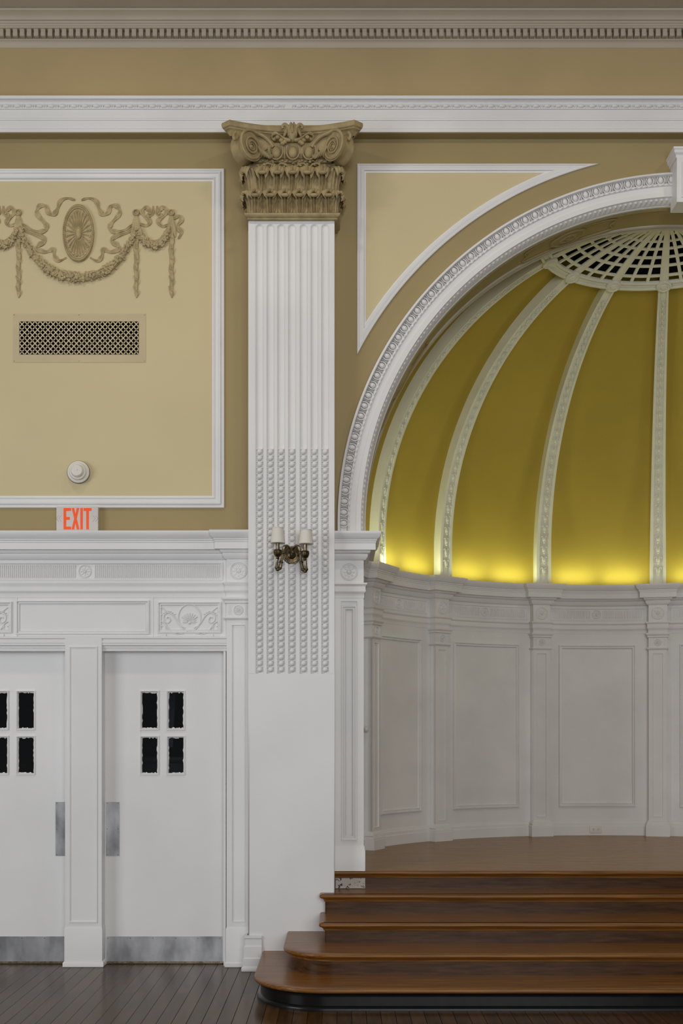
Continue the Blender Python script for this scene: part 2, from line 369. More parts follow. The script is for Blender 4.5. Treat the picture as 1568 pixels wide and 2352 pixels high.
# ------------------------------------------------------------------ spandrel and wall panels with mouldings
def spandrel(i, n=40):
    x0 = X(820)+i; z1 = Z(378)-i; r = 850/330+i
    zc = AZ+math.sqrt(r*r-(x0-NX)**2); xt = NX-math.sqrt(r*r-(z1-AZ)**2)
    a0 = math.atan2(zc-AZ, x0-NX); a1 = math.atan2(z1-AZ, xt-NX)
    L = [(x0, zc+(z1-zc)*k/n) for k in range(n)]+[(x0+(xt-x0)*k/n, z1) for k in range(n)]
    return L+[(NX+r*math.cos(a1+(a0-a1)*k/n), AZ+r*math.sin(a1+(a0-a1)*k/n)) for k in range(n)]
pr = [(0, 0), (.0, .014), (.006, .018), (.010, .018), (.014, .010), (.020, .014), (.040, .020), (.046, .018), (.050, .008), (.060, .006), (.062, 0)]
loops = [spandrel(i) for i, h in pr]
sm = MB().grid(len(loops[0]), len(pr), lambda i, j: Vector((loops[j][i][0], -pr[j][1], loops[j][i][1])), cu=True)
ob('panel_moulding', sm, 'white', wall_right, 'white triangular moulding beside the arch')
ob('panel', MB().prism(spandrel(.055), -.003, .01), 'cream', wall_right, 'cream triangular panel')
if True:      # mirrored spandrel beyond the frame
    ob('panel_moulding', MB().grid(len(loops[0]), len(pr), lambda i, j: Vector((2*NX-loops[j][i][0], -pr[j][1], loops[j][i][1])), cu=True), 'white', wall_right)
    ob('panel', MB().prism([(2*NX-a, b) for a, b in spandrel(.055)], -.003, .01), 'cream', wall_right)
fx1 = X(515); fx0 = 2*X(181)-fx1; fz0, fz1 = Z(1167), Z(389)
fpr = [(0, 0), (0, .012), (.004, .016), (.012, .016), (.016, .008), (.020, .010), (.026, .024), (.036, .026), (.040, .018), (.060, .016), (.066, .022), (.070, .020), (.074, .006), (.084, .004), (.086, 0)]
ob('panel_moulding', MB().frame(fx0, fx1, fz0, fz1, fpr, lambda u, v, h: (u, -h, v)), 'white', wall_left, 'white stepped rectangular panel moulding')
cp_ = MB()
for a, b, c, d in ((fx0+.07, VO[0], fz0+.07, fz1-.07), (VO[1], fx1-.07, fz0+.07, fz1-.07), (VO[0], VO[1], fz0+.07, VO[2]), (VO[0], VO[1], VO[3], fz1-.07)): cp_.box(a, b, -.003, 0, c, d)
ob('panel', cp_, 'cream', wall_left, 'cream wall panel')

# ------------------------------------------------------------------ niche: entablature, pilasters, panels
def entab(k=.78, back=.1):
    P_ = [(-back, 2.995), (.15, 2.995), (.15, 2.980), (.146, 2.975), (.138, 2.957), (.120, 2.945), (.115, 2.941), (.115, 2.933), (.108, 2.931), (.108, 2.920), (.103, 2.917), (.103, 2.872), (.060, 2.874), (.058, 2.864), (.046, 2.852), (.036, 2.850), (.034, 2.832), (.020, 2.816), (.014, 2.811), (0, 2.810), (0, 2.652), (.030, 2.652), (.030, 2.643), (.016, 2.630), (.016, 2.602), (.018, 2.600), (.018, 2.594), (.006, 2.582), (.004, 2.580), (.004, 2.550), (-back, 2.548)]
    return [(o*k if o > 0 else o, z) for o, z in P_]
def npt(R, a, t=0.): return (NX+R*math.sin(a)+t*math.cos(a), NY+R*math.cos(a)-t*math.sin(a))
RW, RP, HW = 2.44, 2.36, .084
pil_a = [math.radians(k) for k in (-63.4, -39.6, -13.2, 13.2, 39.6, 63.4)]
def niche_path(proud=.0, hw=HW):
    pts = []; edges = [-math.radians(90)]+pil_a+[math.radians(90)]
    for k in range(len(edges)-1):
        m0 = (hw+.19)/RW if k > 0 else 0; m1 = (hw+.19)/RW if k < len(edges)-2 else 0
        if k > 0:
            a = edges[k]
            pts += [npt(RW*math.cos(hw/RW), a, -hw), npt(RP-proud, a, -hw), npt(RP-proud, a, hw), npt(RW*math.cos(hw/RW), a, hw)]
        a0, a1 = edges[k]+m0, edges[k+1]-m1; nn = 7
        pts += [npt(RW, a0+(a1-a0)*q/nn) for q in range(nn+1)]
    return pts
NM = Matrix.Identity(4)
nw = MB(); nn = 120
nw.grid(nn+1, 2, lambda i, j: Vector((*npt(RW, math.radians(-92+184*i/nn)), (STAGE, 2.56)[j])))
wall_niche = ob('wall_niche', nw, 'white_old', None, 'grey-white curved panelled wall of the domed niche', 'wall', 'structure')
ob('entablature', MB().sweep(niche_path(), entab(.78, .03)), 'white_old', wall_niche)
basep = [(.022, STAGE-.005), (.022, STAGE+.082), (.016, STAGE+.088), (.016, STAGE+.112), (.010, STAGE+.118), (.008, STAGE+.134), (0, STAGE+.14)]
ob('baseboard', MB().sweep(niche_path(.004), basep), 'white_old', wall_niche)
PAN = [(0, 0), (.002, .020), (.011, .022), (.014, .008), (.030, .015), (.035, .002), (.040, 0)]
REC = [(0, 0), (.004, -.010)]
def rosette_mb(r, petals=8, ring=True):
    mb = MB()
    if ring: mb.lathe([(r*1.0, 0), (r*.98, .006), (r*.92, .007), (r*.88, .002), (r*.84, .002), (r*.82, .005), (r*.78, .005), (r*.75, .001)], (0, 0, 0), 'y', 28)
    mb.lathe([(0, .012), (r*.10, .011), (r*.14, .005), (r*.20, .004), (r*.24, .008), (r*.30, .004), (r*.32, 0)], (0, 0, 0), 'y', 18)
    for k in range(petals):
        a = 2*PI*k/petals; q = len(mb.v)
        mb.ell((0, 0, 0), r*.19, .007, r*.16, 8, 4).xf(Matrix.Translation((r*.52*math.cos(a), 0, r*.52*math.sin(a))) @ Matrix.Rotation(-a, 4, 'Y'), q)
    return mb
ros_big = make_mesh('rosette', rosette_mb(.060), 'white_old'); ros_small = make_mesh('rosette', rosette_mb(.034, 10), 'white_old'); ros_mid = make_mesh('rosette', rosette_mb(.042), 'white_old')
ros_bigw = make_mesh('rosette', rosette_mb(.060), 'white'); ros_smallw = make_mesh('rosette', rosette_mb(.034, 10), 'white'); ros_midw = make_mesh('rosette', rosette_mb(.046), 'white')
CAP = [(-.02, 2.5495), (.024, 2.548), (.024, 2.535), (.012, 2.521), (.012, 2.508), (.0015, 2.504), (.0015, 2.414), (.014, 2.412), (.017, 2.404), (.012, 2.397), (0, 2.390)]
def pil_parts(hw, dp, z0, z1, cap=True, base=None):
    """shaft with a sunk panel, optional cap and base, in local coordinates (front at -dp)"""
    path = [(-hw, 0), (-hw, -dp), (hw, -dp), (hw, 0)]
    m = MB(); m.grid(2, 2, lambda i, j: Vector((-hw, (0, -dp)[i], (z0, z1)[j]))); m.grid(2, 2, lambda i, j: Vector((hw, (-dp, 0)[i], (z0, z1)[j])))
    pz0 = (base[-1][1] if base else z0)+.03; pz1 = (2.39 if cap else z1)-.03; iw = hw*.42
    m.grid(2, 4, lambda i, j: Vector(((-hw, -hw+iw)[i], -dp, (z0, pz0, pz1, z1)[j]))); m.grid(2, 4, lambda i, j: Vector(((hw-iw, hw)[i], -dp, (z0, pz0, pz1, z1)[j])))
    for a, b in ((z0, pz0), (pz1, z1)): m.grid(2, 2, lambda i, j: Vector(((-hw+iw, hw-iw)[i], -dp, (a, b)[j])))
    m.frame(-hw+iw, hw-iw, pz0, pz1, [(0, 0), (.0, .003), (.004, .003), (.006, -.008)], lambda u, v, h: (u, -dp-h, v))
    m.grid(2, 2, lambda i, j: Vector(((-hw+iw, hw-iw)[i], -dp+.008, (pz0, pz1)[j])))
    out = [('shaft', m)]
    if cap: out.append(('capital', MB().sweep(path, CAP)))
    if base: out.append(('plinth', MB().sweep(path, base)))
    return out
bflute = MB()
for a in pil_a:
    hw = HW-.002; dp = RW-RP-.002
    cx, cy = npt(RW, a); M = Matrix.Translation((cx, cy, 0)) @ Matrix.Rotation(-a, 4, 'Z')
    pil = None
    for nm, mb in pil_parts(hw, dp, STAGE, 2.56, True, [(.026, STAGE), (.026, STAGE+.10), (.018, STAGE+.108), (.018, STAGE+.125), (.008, STAGE+.135), (0, STAGE+.15)]):
        mb.xf(M)
        if pil is None: pil = ob('pilaster', mb, 'white_old', wall_niche)
        else: ob(nm, mb, 'white_old', pil)
    rot = Matrix.Rotation(-a, 3, 'Z')
    inst('rosette', ros_big, pil, (*npt(RP, a), 2.731), rot); inst('rosette', ros_small, pil, (*npt(RP+.002, a), 2.459), rot)
    for t in (-.070, -.060, -.050, .050, .060, .070):
        q = len(bflute.v); bflute.box(t-.0025, t+.0025, -dp-.004, -dp+.002, 2.425, 2.492).xf(M, q)
ob('necking_flutes', bflute, 'white_old', wall_niche, kind='stuff')
fl = MB()
for k in range(-3, 4):
    eb = [math.radians(-87)]+pil_a+[math.radians(87)]; ac = (eb[k+3]+eb[k+4])/2; halfw = (eb[k+4]-eb[k+3])/2-HW/RW
    mp = lambda u, v, h: Vector((*npt(RW-h, ac+u/RW), v))
    pw = halfw*RW-.115
    frm = ob('panel_moulding', MB().frame(-pw, pw, .925, 2.445, PAN, mp, 10), 'white_old', wall_niche)
    # frieze: sunk fluted panel with a rosette
    fw = halfw*RW-.03
    ob('frieze_frame', MB().frame(-fw, fw, 2.672, 2.792, [(0, 0), (0, .006), (.008, .006), (.012, 0)], mp, 10), 'white_old', wall_niche)
    c = -fw+.03
    while c < fw-.025:
        if abs(c) > .062:
            q = len(fl.v); fl.add([mp(c+du, vz, h) for vz in (2.694, 2.770) for du, h in ((-.0044, -.001), (-.0034, .008), (.0004, .008), (.0014, -.001))], [(0, 1, 5, 4), (1, 2, 6, 5), (2, 3, 7, 6), (0, 1, 2, 3), (4, 5, 6, 7)])
        c += .0142
    inst('rosette', ros_mid, wall_niche, (*npt(RW, ac), 2.732), Matrix.Rotation(-ac, 3, 'Z'))
ob('frieze_flutes', fl, 'white_old', wall_niche, kind='stuff')

# ------------------------------------------------------------------ dome with ribs, ring and open grille
Z0D, HR = 3.215, 2.17
def mer(t, e=0.):
    """dome meridian: t in radians from the springing; e outward from the rib faces"""
    n_ = .965
    return ((2.31+e)*max(0, math.cos(t))**n_, Z0D+(HR+e)*math.sin(t)**n_) if t > 0 else (2.31+e, Z0D+t*2.2)
def dpt(t, a, e=0., s=0.):
    r, z = mer(t, e); return Vector((*npt(r, a, s), z))
TT = 1.206
ts = [-.14]+[-.1+.1*k/2 for k in range(2)]+[TT*k/40 for k in range(41)]
dome = ob('ceiling_dome', MB().grid(81, len(ts), lambda i, j: dpt(ts[j], math.radians(-90.2+180.4*i/80), .085)), 'ochre', None, 'ochre yellow half dome lit from its ledge', 'dome', 'structure')
bell = MB().ell((0, -.004, 0), .015, .011, .026, 8, 6).ell((0, -.008, -.030), .009, .008, .012, 8, 5)
for s_ in (-1, 1):
    bell.tube([(s_*.006, -.004, .020), (s_*.020, -.006, .030), (s_*.030, -.006, .024), (s_*.028, -.006, .014)], [.004, .005, .0045, .003], 6)
bellm = make_mesh('bellflower', bell, 'rib_paint')
nodem = make_mesh('rosette', MB().lathe([(.062, 0), (.060, .014), (.050, .018), (.044, .010), (.030, .012), (.024, .020), (.012, .022), (0, .022)], (0, 0, 0), 'y', 20), 'rib_paint')
def frame_at(t, a):
    p = dpt(t, a); up = (dpt(t+.01, a)-dpt(t-.01, a)).normalized(); sx = Vector((math.cos(a), -math.sin(a), 0)); back = up.cross(sx).normalized()
    if back.dot(Vector((math.sin(a), math.cos(a), 0))) < 0 and back.z < 0: back = -back
    # columns: local x, y (away from the hall), z (up the rib)
    y = up.cross(sx); 
    return p, Matrix(((sx.x, y.x, up.x), (sx.y, y.y, up.y), (sx.z, y.z, up.z)))
TR = 1.187                                            # ring position on the meridian
for a in pil_a:
    tt = [-.10+(TR+.10)*k/48 for k in range(49)]
    def rp(i, j):
        t = tt[i]; u = max(0, t)/TR; hw = .072-.032*u
        s_, e = [(-hw, .09), (-hw, 0), (-hw*.60, 0), (-hw*.56, .010), (hw*.56, .010), (hw*.60, 0), (hw, 0), (hw, .09)][j]
        return dpt(t, a, e, s_)
    rib = ob('rib', MB().grid(len(tt), 8, rp), 'rib_paint', dome)
    if abs(a) < .3 or a < 0 or a < .75:
        # bellflowers spaced evenly along the rib
        Ls = [0]; 
        for k in range(1, 400): Ls.append(Ls[-1]+(dpt(-.08+1.2*k/399, a)-dpt(-.08+1.2*(k-1)/399, a)).length)
        s_ = .075; k = 0
        while s_ < Ls[-1]-.05:
            while Ls[k] < s_: k += 1
            t = -.08+1.2*k/399; u = max(0, t)/TR; p, rm = frame_at(t, a); sc = 1-.42*u
            inst('bellflower', bellm, rib, dpt(t, a, .008), rm, (sc, 1, sc)); s_ += .098*sc
    p, rm = frame_at(TR, a)
    inst('rosette', nodem, rib, dpt(TR+.0, a, -.004), rm)
def band(t0, t1, prof, n=110):
    return MB().grid(n+1, len(prof), lambda i, j: dpt(t0+(t1-t0)*prof[j][0], math.radians(-90+180*i/n), -prof[j][1]))
ring = ob('oculus_ring', band(TR-.020, TR+.020, [(0, -.10), (0, .004), (.10, .010), (.22, .010), (.26, 0), (.74, 0), (.78, .010), (.95, .010), (1.0, .004), (1.0, -.015)]), 'rib_paint', dome)
dash = MB()
for k in range(230):
    a = math.radians(-89+178*k/230)
    if min(abs(a-q) for q in pil_a) < .075: continue
    p, rm = frame_at(TR+.003, a); q = len(dash.v)
    dash.ell((0, 0, 0), .0095, .006, .0085, 6, 4).xf(Matrix.Translation(p) @ rm.to_4x4(), q)
ob('ring_beads', dash, 'rib_paint', ring, kind='stuff')
tr = lambda r: math.acos(min(1, (r/2.31)**(1/.965)))
grille = empty('oculus_grille', (NX, NY+.4, mer(TR)[1]), 'open cream lattice of radiating bars closing the eye of the dome', 'grille')
for r in (.79, .675, .57, .46, .355, .25, .145):
    n = 60; w_ = .0125
    prof = [(r+w_, -.010), (r+w_, 0), (r-w_, 0), (r-w_, -.010)]
    ob('ring_bar', MB().grid(n+1, 4, lambda i, j: dpt(tr(prof[j][0]), math.radians(-90+180*i/n), -prof[j][1]+.004), cv=True), 'rib_paint', grille)
for k in range(-10, 11):
    a = math.radians(max(-88.5, min(88.5, -PH*7+PH*2/3*(k+10))))
    major = (k+10) % 3 == 0
    hw = .036 if major else .0125; r1 = .11 if major else .145
    tt = [tr(.875-(.875-r1)*q/14) for q in range(15)]
    prof = [(-1, .012), (-1, 0), (-.55, -.006 if major else 0), (.55, -.006 if major else 0), (1, 0), (1, .012)]
    ob('spoke', MB().grid(15, 6, lambda i, j: dpt(tt[i], a, prof[j][1], prof[j][0]*hw*(1-.5*i/14 if major else 1)), cv=True), 'rib_paint', grille)
hb = [(.001, 5.37), (.15, 5.366), (.16, 5.40), (.15, 5.43), (.001, 5.43)]
ob('hub', MB().grid(21, 5, lambda i, j: Vector((*npt(hb[j][0], math.radians(-90+9*i)), hb[j][1]))), 'rib_paint', grille)
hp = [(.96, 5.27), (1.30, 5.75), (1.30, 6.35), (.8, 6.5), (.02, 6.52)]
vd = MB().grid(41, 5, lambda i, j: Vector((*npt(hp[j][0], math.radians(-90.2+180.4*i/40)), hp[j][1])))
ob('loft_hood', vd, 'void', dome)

# ------------------------------------------------------------------ impost pilaster at the foot of the arch
ix0, ix1, iy = PX1-.001, X(835, -.03), -.03
def impost(sgn):
    fx = (lambda x: x) if sgn > 0 else (lambda x: 2*NX-x)
    def mir(mb):
        for v in mb.v: v.x = fx(v.x)
        return mb
    t = empty('impost_pilaster', (fx((ix0+ix1)/2), 0, STAGE), 'slim white panelled pilaster with stacked cap carrying the arch' if sgn > 0 else 'slim white panelled pilaster carrying the far foot of the arch', 'pilaster', group='pilasters carrying the arch')
    path = [(ix0, iy), (ix1, iy), (ix1, NY-.01)]
    ob('entablature', mir(MB().sweep(path, entab(.78, .02))), 'white', t)
    hw = (ix1-ix0)/2; xc = (ix0+ix1)/2; M = Matrix.Translation((xc, .0, 0))
    for nm, mb in pil_parts(hw, -iy, STAGE, 2.56, False, [(.010, STAGE), (.010, STAGE+.14), (.006, STAGE+.15), (.006, STAGE+.165), (0, STAGE+.18)]):
        ob(nm, mir(mb.xf(M)), 'white', t)
    ob('jamb', mir(MB().grid(2, 2, lambda i, j: Vector((ix1-.0005, (iy, NY)[i], (STAGE, 2.56)[j])))), 'white', t)
    ob('panel_moulding', mir(MB().frame(xc-.056, xc+.056, STAGE+.21, 2.50, [(0, 0), (.004, .010), (.012, .010), (.018, .003), (.028, .006), (.034, 0)], lambda u, v, h: (u, iy-h+.001, v))), 'white', t)
    r = inst('rosette', ros_bigw, t, (fx(xc), iy, 2.731))
    return t
impost(1); impost(-1)

# ------------------------------------------------------------------ door surround
YM, YR = -.05, -.085
sx0, sx1 = X(520, YR), PX0+.004
ds = empty('trim_4', (MX, 0, 0), 'white moulded timber surround with fluted frieze around the two doors', 'door surround', 'structure')
mir = lambda x: 2*MX-x
ob('entablature', MB().sweep([(mir(sx1), YR), (mir(sx0), YR), (mir(sx0), YM), (sx0, YM), (sx0, YR), (sx1, YR)], entab(.72, .04)), 'white', ds)
zl = Z(1462, YM)
ob('overpanel_board', MB().box(mir(sx0), sx0, YM, 0, DZ-.01, 2.552), 'white', ds)
flat = lambda u, v, h: (u, YM-h, v)
BEV = [(0, 0), (.002, .014), (.009, .016), (.013, .004), (.023, .009), (.028, -.001)]
def opanel(px0, px1, py0, py1):
    for f in (lambda x: x, mir):
        a, b = sorted((f(X(px0, YM)), f(X(px1, YM))))
        ob('panel_moulding', MB().frame(a, b, Z(py1, YM), Z(py0, YM), BEV, flat), 'white', ds)
        if px0 < 100: break
opanel(37, 343, 1379, 1458); opanel(362, 508, 1382, 1455)
for f in (lambda x: x, mir):
    x_ = f(X(351, YM)); ob('stile', MB().box(x_-.003, x_+.003, YM-.004, YM, zl, 2.55), 'white', ds)
ob('lintel', MB().sweep([(mir(sx0), YM), (sx0, YM)], [(0, zl), (.026, zl-.004), (.028, zl-.014), (.018, zl-.020), (.018, zl-.030), (.024, zl-.034), (.024, zl-.046), (.012, zl-.052), (.012, zl-.066), (0, zl-.070)]), 'white', ds)
for dx0, dx1 in DO:
    jl = MB().box(dx0-.012, dx0+.004, -.04, .20, 0, DZ+.004).box(dx1-.004, dx1+.012, -.04, .20, 0, DZ+.004).box(dx0-.012, dx1+.012, -.0, .20, DZ-.002, DZ+.01)
    ob('jamb_liner', jl, 'white', ds)
    ob('door_head', MB().sweep([(dx0-.02, YM+.01), (dx1+.02, YM+.01)], [(0, DZ+.045), (.030, DZ+.043), (.030, DZ+.030), (.018, DZ+.022), (.018, DZ+.012), (-.04, DZ+.004)]), 'white', ds)
# mullion and the two side pilasters
mx0, mx1 = X(150, -.07), X(234, -.07); M = Matrix.Translation(((mx0+mx1)/2, 0, 0))
hwm = (mx1-mx0)/2
mm = MB().box(mx0, mx1, -.078, .10, 0, DZ+.085)
ob('mullion', mm, 'white', ds)
ob('panel_moulding', MB().frame(mx0+.028, mx1-.028, .305, DZ+.02, [(0, 0), (.002, .007), (.008, .007), (.010, .002), (.014, .002), (.016, 0)], lambda u, v, h: (u, -.078-h, v)), 'white', ds)
ob('plinth', MB().sweep([(mx0, .05), (mx0, -.078), (mx1, -.078), (mx1, .05)], [(.010, 0), (.014, .004), (.014, .030), (.008, .038), (.004, .04), (.004, .262), (.001, .272), (0, .28)]), 'white', ds)
for f in (1, -1):
    xc = (sx0+sx1)/2 if f > 0 else mir((sx0+sx1)/2); hw = (sx1-sx0)/2
    base = [(.008, 0), (.012, .004), (.012, .028), (.004, .036), (.004, .262), (.001, .272), (0, .28)]
    pp = None
    for nm, mb in pil_parts(hw, -YR, 0, 2.56, True, base):
        mb.xf(Matrix.Translation((xc, 0, 0)))
        if pp is None: pp = ob('side_pilaster', mb, 'white', ds)
        else: ob(nm, mb, 'white', pp)
    inst('rosette', ros_bigw, pp, (xc, YR, 2.731)); inst('rosette', ros_smallw, pp, (xc, YR, 2.459))
    nf = MB()
    for t in (-.068, -.059, -.050, .050, .059, .068): nf.box(xc+t-.0025, xc+t+.0025, YR-.004, YR+.002, 2.425, 2.492)
    ob('necking_flutes', nf, 'white', pp, kind='stuff')
# fluted frieze
fr0, fr1 = mir(X(511, YM)), X(511, YM)
ob('frieze_frame', MB().frame(fr0, fr1, 2.668, 2.792, [(0, 0), (0, .008), (.008, .008), (.014, 0)], flat), 'white', ds)
ff = MB(); c = fr0+.03
while c < fr1-.025:
    if abs(c-MX) > .062: ff.add([(c+du, YM-h, vz) for vz in (2.688, 2.694, 2.768, 2.774) for du, h in ((-.0044, -.001), (-.0034, .009), (.0004, .009), (.0014, -.001))], [(4*r+k, 4*r+k+1, 4*r+k+5, 4*r+k+4) for r in range(3) for k in range(3)])
    c += .0140
ob('frieze_flutes', ff, 'white', ds, kind='stuff')
inst('rosette', ros_midw, ds, (MX, YM, 2.731))
# carved relief in the two small panels: shell, wreath, scrolls and swags
def relief(xc, sg):
    zc = Z(1425, YM); q = 8.13/F; L = lambda u, v: Vector((xc+sg*u*q, YM-.004, zc+v*q))
    t = ob('carved_relief', MB().tube([L(26*math.cos(k*PI/12), 6+31*math.sin(k*PI/12)) for k in range(-4, 17)], .0042, 6), 'white', ds)
    fan = MB()
    for k in range(-5, 6):
        a = PI/2+k*.30; ln = 22 if abs(k) < 4 else 15
        fan.tube([L(5*math.cos(a), -5+5*math.sin(a)), L(.6*ln*math.cos(a), -5+.6*ln*math.sin(a)), L(ln*math.cos(a), -5+ln*math.sin(a))], [.002, .0055, .0040], 6)
    ob('shell', fan.ell(L(0, -6), .010, .008, .010, 8, 5), 'white', t, kind='stuff')
    lv = MB()
    for s_ in (-1, 1):
        lv.tube(catmull([L(s_*x_, y_) for x_, y_ in ((10, -18), (24, -8), (36, 10), (48, 18), (58, 12), (58, 0), (50, -6), (44, 0), (48, 8), (53, 5))], 5), .0042, 6)
        lv.tube(catmull([L(s_*x_, y_) for x_, y_ in ((48, 18), (56, 24), (64, 30), (70, 24), (66, 18))], 4), .0038, 6)
        lv.tube(catmull([L(s_*x_, y_) for x_, y_ in ((12, -26), (26, -32), (40, -28), (50, -16), (56, -8), (66, -2), (68, -10), (62, -14))], 4), .0040, 6)
        for k in range(14):
            u = k/13; lv.ell(L(s_*(12+42*u), -27-7*math.sin(PI*u)+14*u*u), .0065, .006, .0055, 6, 4)
        for k in range(4): lv.ell(L(s_*54, -16-6*k), .006-.001*k, .005, .007, 6, 4)
        for k in range(7): lv.ell(L(s_*(34+5*k), 14+7*math.sin(k*.55)), .007, .005, .0045, 6, 4)
    for k in range(9): lv.ell(L(-16+4*k, -28+5*math.cos((k-4)*.5)), .008, .007, .006, 6, 4)
    ob('scrollwork', lv, 'white', t, kind='stuff')
relief(X(435, YM), 1); relief(mir(X(435, YM)), -1)

# ------------------------------------------------------------------ doors
def door(name, sg, label):
    """leaf built for the right-hand opening, mirrored for the other"""
    f = (lambda x: x) if sg > 0 else mir
    def fl_(mb):
        for v in mb.v: v.x = f(v.x)
        return mb
    y0, y1 = .035, .08; x0, x1 = DO[0][0]+.009, DO[0][1]-.010; z0, z1 = .012, DZ-.004
    cols = [(X(323, y0), X(363, y0)), (X(384, y0), X(423, y0))]; rows = [(Z(1778, y0), Z(1692, y0)), (Z(1675, y0), Z(1588, y0))]
    d = empty(name, (f((x0+x1)/2), (y0+y1)/2, 0), label, 'door', 'structure')
    lf = MB(); xs_ = [x0, cols[0][0], cols[0][1], cols[1][0], cols[1][1], x1]; zs_ = [z0, rows[0][0], rows[0][1], rows[1][0], rows[1][1], z1]
    lf.box(xs_[0], xs_[1], y0, y1, z0, z1); lf.box(xs_[4], xs_[5], y0, y1, z0, z1)
    lf.box(xs_[1], xs_[4], y0, y1, z0, zs_[1]); lf.box(xs_[1], xs_[4], y0, y1, zs_[4], z1)
    lf.box(xs_[1], xs_[4], y0+.002, y1, zs_[2], zs_[3]); lf.box(xs_[2], xs_[3], y0+.0018, y1, zs_[1], zs_[4])
    ob('leaf', fl_(lf), 'white', d)
    for a, b in cols:
        for c_, e in rows:
            w_ = ob('window', fl_(MB().frame(a-.006, b+.006, c_-.006, e+.006, [(0, 0), (.001, .008), (.005, .009), (.009, .005), (.013, -.010), (.014, -.02)], lambda u, v, h: (u, y0-h, v))), 'white', d)
            ob('pane', fl_(MB().box(a, b, y0+.014, y0+.018, c_, e)), 'glass', w_)
            # ragged paint run over the edge of the glass
            rg = MB(); random.seed(int(a*1000+c_*77)+sg)
            for (u0, v0, u1, v1) in ((a+.007, c_+.007, b-.007, c_+.007), (a+.007, e-.007, b-.007, e-.007), (a+.007, c_+.007, a+.007, e-.007), (b-.007, c_+.007, b-.007, e-.007)):
                nx_, nz_ = (0, 1) if v0 == v1 else (1, 0); s_ = 1 if (v0 < (c_+e)/2 if nz_ else u0 < (a+b)/2) else -1
                rg.grid(15, 2, lambda i, j: Vector((u0+(u1-u0)*i/14+nx_*s_*j*random.choice((.0005, .001, .003, .005)), y0+.0125, v0+(v1-v0)*i/14+nz_*s_*j*random.choice((.0005, .001, .004, .007)))))
            ob('paint_edge', fl_(rg), 'white', w_)
    pp = ob('push_plate', fl_(MB().box(X(243, .03), X(274, .03), y0-.003, y0, Z(1966, .03), Z(1842, .03))), 'steel', d)
    kp = ob('kick_plate', fl_(MB().box(X(244, .03), X(510, .03), y0-.003, y0, Z(2213, .03), Z(2151, .03))), 'steel', d)
    sc = make_mesh('screw', MB().lathe([(.0032, 0), (.003, .0015), (0, .002)], (0, 0, 0), 'y', 8), 'screw')
    for px in (246, 271):
        for py in (1845, 1904, 1963): inst('screw', sc, pp, (f(X(px, .03)), y0-.003, Z(py, .03)))
    for px in (248, 299, 351, 403, 454, 505):
        for py in (2155, 2209): inst('screw', sc, kp, (f(X(px, .03)), y0-.003, Z(py, .03)))
    ob('sweep_strip', fl_(MB().box(x0+.002, x1-.002, y0-.006, y0, .006, .018)), 'brass_dark', d)
    return d
door('door_1', 1, 'white door with four panes beside the big fluted pilaster')
door('door_2', -1, 'white door across the mullion from the one beside the pilaster')
# vestibule behind the doors: dark walls, a pale curtain and a dark rail seen through the panes
vb = MB(); vx0, vx1 = -3.1, -.6
vb.grid(2, 2, lambda i, j: Vector(((vx0, vx1)[i], 2.4, (0, 2.6)[j]))); vb.grid(2, 2, lambda i, j: Vector((vx0, (.25, 2.4)[i], (0, 2.6)[j]))); vb.grid(2, 2, lambda i, j: Vector((vx1, (.25, 2.4)[i], (0, 2.6)[j])))
vb.grid(2, 2, lambda i, j: Vector(((vx0, vx1)[i], (.25, 2.4)[j], 2.6))); vb.grid(2, 2, lambda i, j: Vector(((vx0, vx1)[i], (.25, 2.4)[j], -.02)))
ob('wall_vestibule', vb, 'void', None, 'dark vestibule seen through the door panes', 'wall', 'structure', recalc=False)
cu = MB(); cw = X(405, 1.6)
cu.grid(30, 8, lambda i, j: Vector((cw-.075+.12*i/29-.05*(1-j/7)*(i/29), 1.45+.014*math.sin(i*1.05)+.01*math.sin(i*.4), 1.50+1.0*j/7)))
ob('curtain', cu, 'curtain', None, 'pale grey curtain hanging behind the panes of the door', 'curtain')
rl = MB().box(vx0+.03, vx1-.03, 1.55, 2.3, 1.37, 1.42).box(vx0+.05, vx1-.05, 1.60, 2.3, 0, 1.37)
ob('dark_cabinet', rl, 'dark_wood', None, 'dark wooden counter behind the door panes', 'counter', bevel=.006)
# wall baseboard remnant beside the steps
bb = MB().sweep([(X(566, -.24), 0), (X(566, -.24), -.2), (X(600, -.25), -.2)], [(.034, 0), (.036, .004), (.036, .022), (.030, .030), (.026, .034), (.026, .085), (.020, .092), (.020, .165), (.012, .172), (.012, .215), (.018, .222), (.018, .235), (0, .24)])
ob('baseboard_left', bb, 'white_old', None, 'short white stepped baseboard piece beside the bottom step', 'baseboard', 'structure')

# ------------------------------------------------------------------ stage floor and steps
sf = MB(); seg = 60
back = [npt(RW-.01, math.radians(-88+176*i/seg)) for i in range(seg+1)]
fx0, fx1 = PX1, 2*NX-PX1
outl = [(fx0, -.0004), (fx1, -.0004), (fx1, NY+.02)]+back[::-1]+[(fx0, NY+.02)]
n = len(outl); sf.add([(x_, y_, z_) for z_ in (STAGE-.03, STAGE) for x_, y_ in outl], [tuple(range(n)), tuple(range(n, 2*n))]+[(i, (i+1) % n, n+(i+1) % n, n+i) for i in range(n)])
ob('floor_stage', sf, 'stage_wood', None, 'varnished hardwood stage floor inside the niche', 'stage floor', 'structure')
steps = empty('stage_steps', (NX, -.7, 0), 'dark brown wooden steps with rounded end climbing to the niche stage', 'steps')
hs = [.135, .268, .398, .530, STAGE]; fy = [-1.41, -1.045, -.69, -.318, -.045]
lx = [-.535, -.367, -.145, -.148, PX1]; rad = [(.42, .44), (.30, .30), (.03, .03), (.03, .03), (0, 0)]
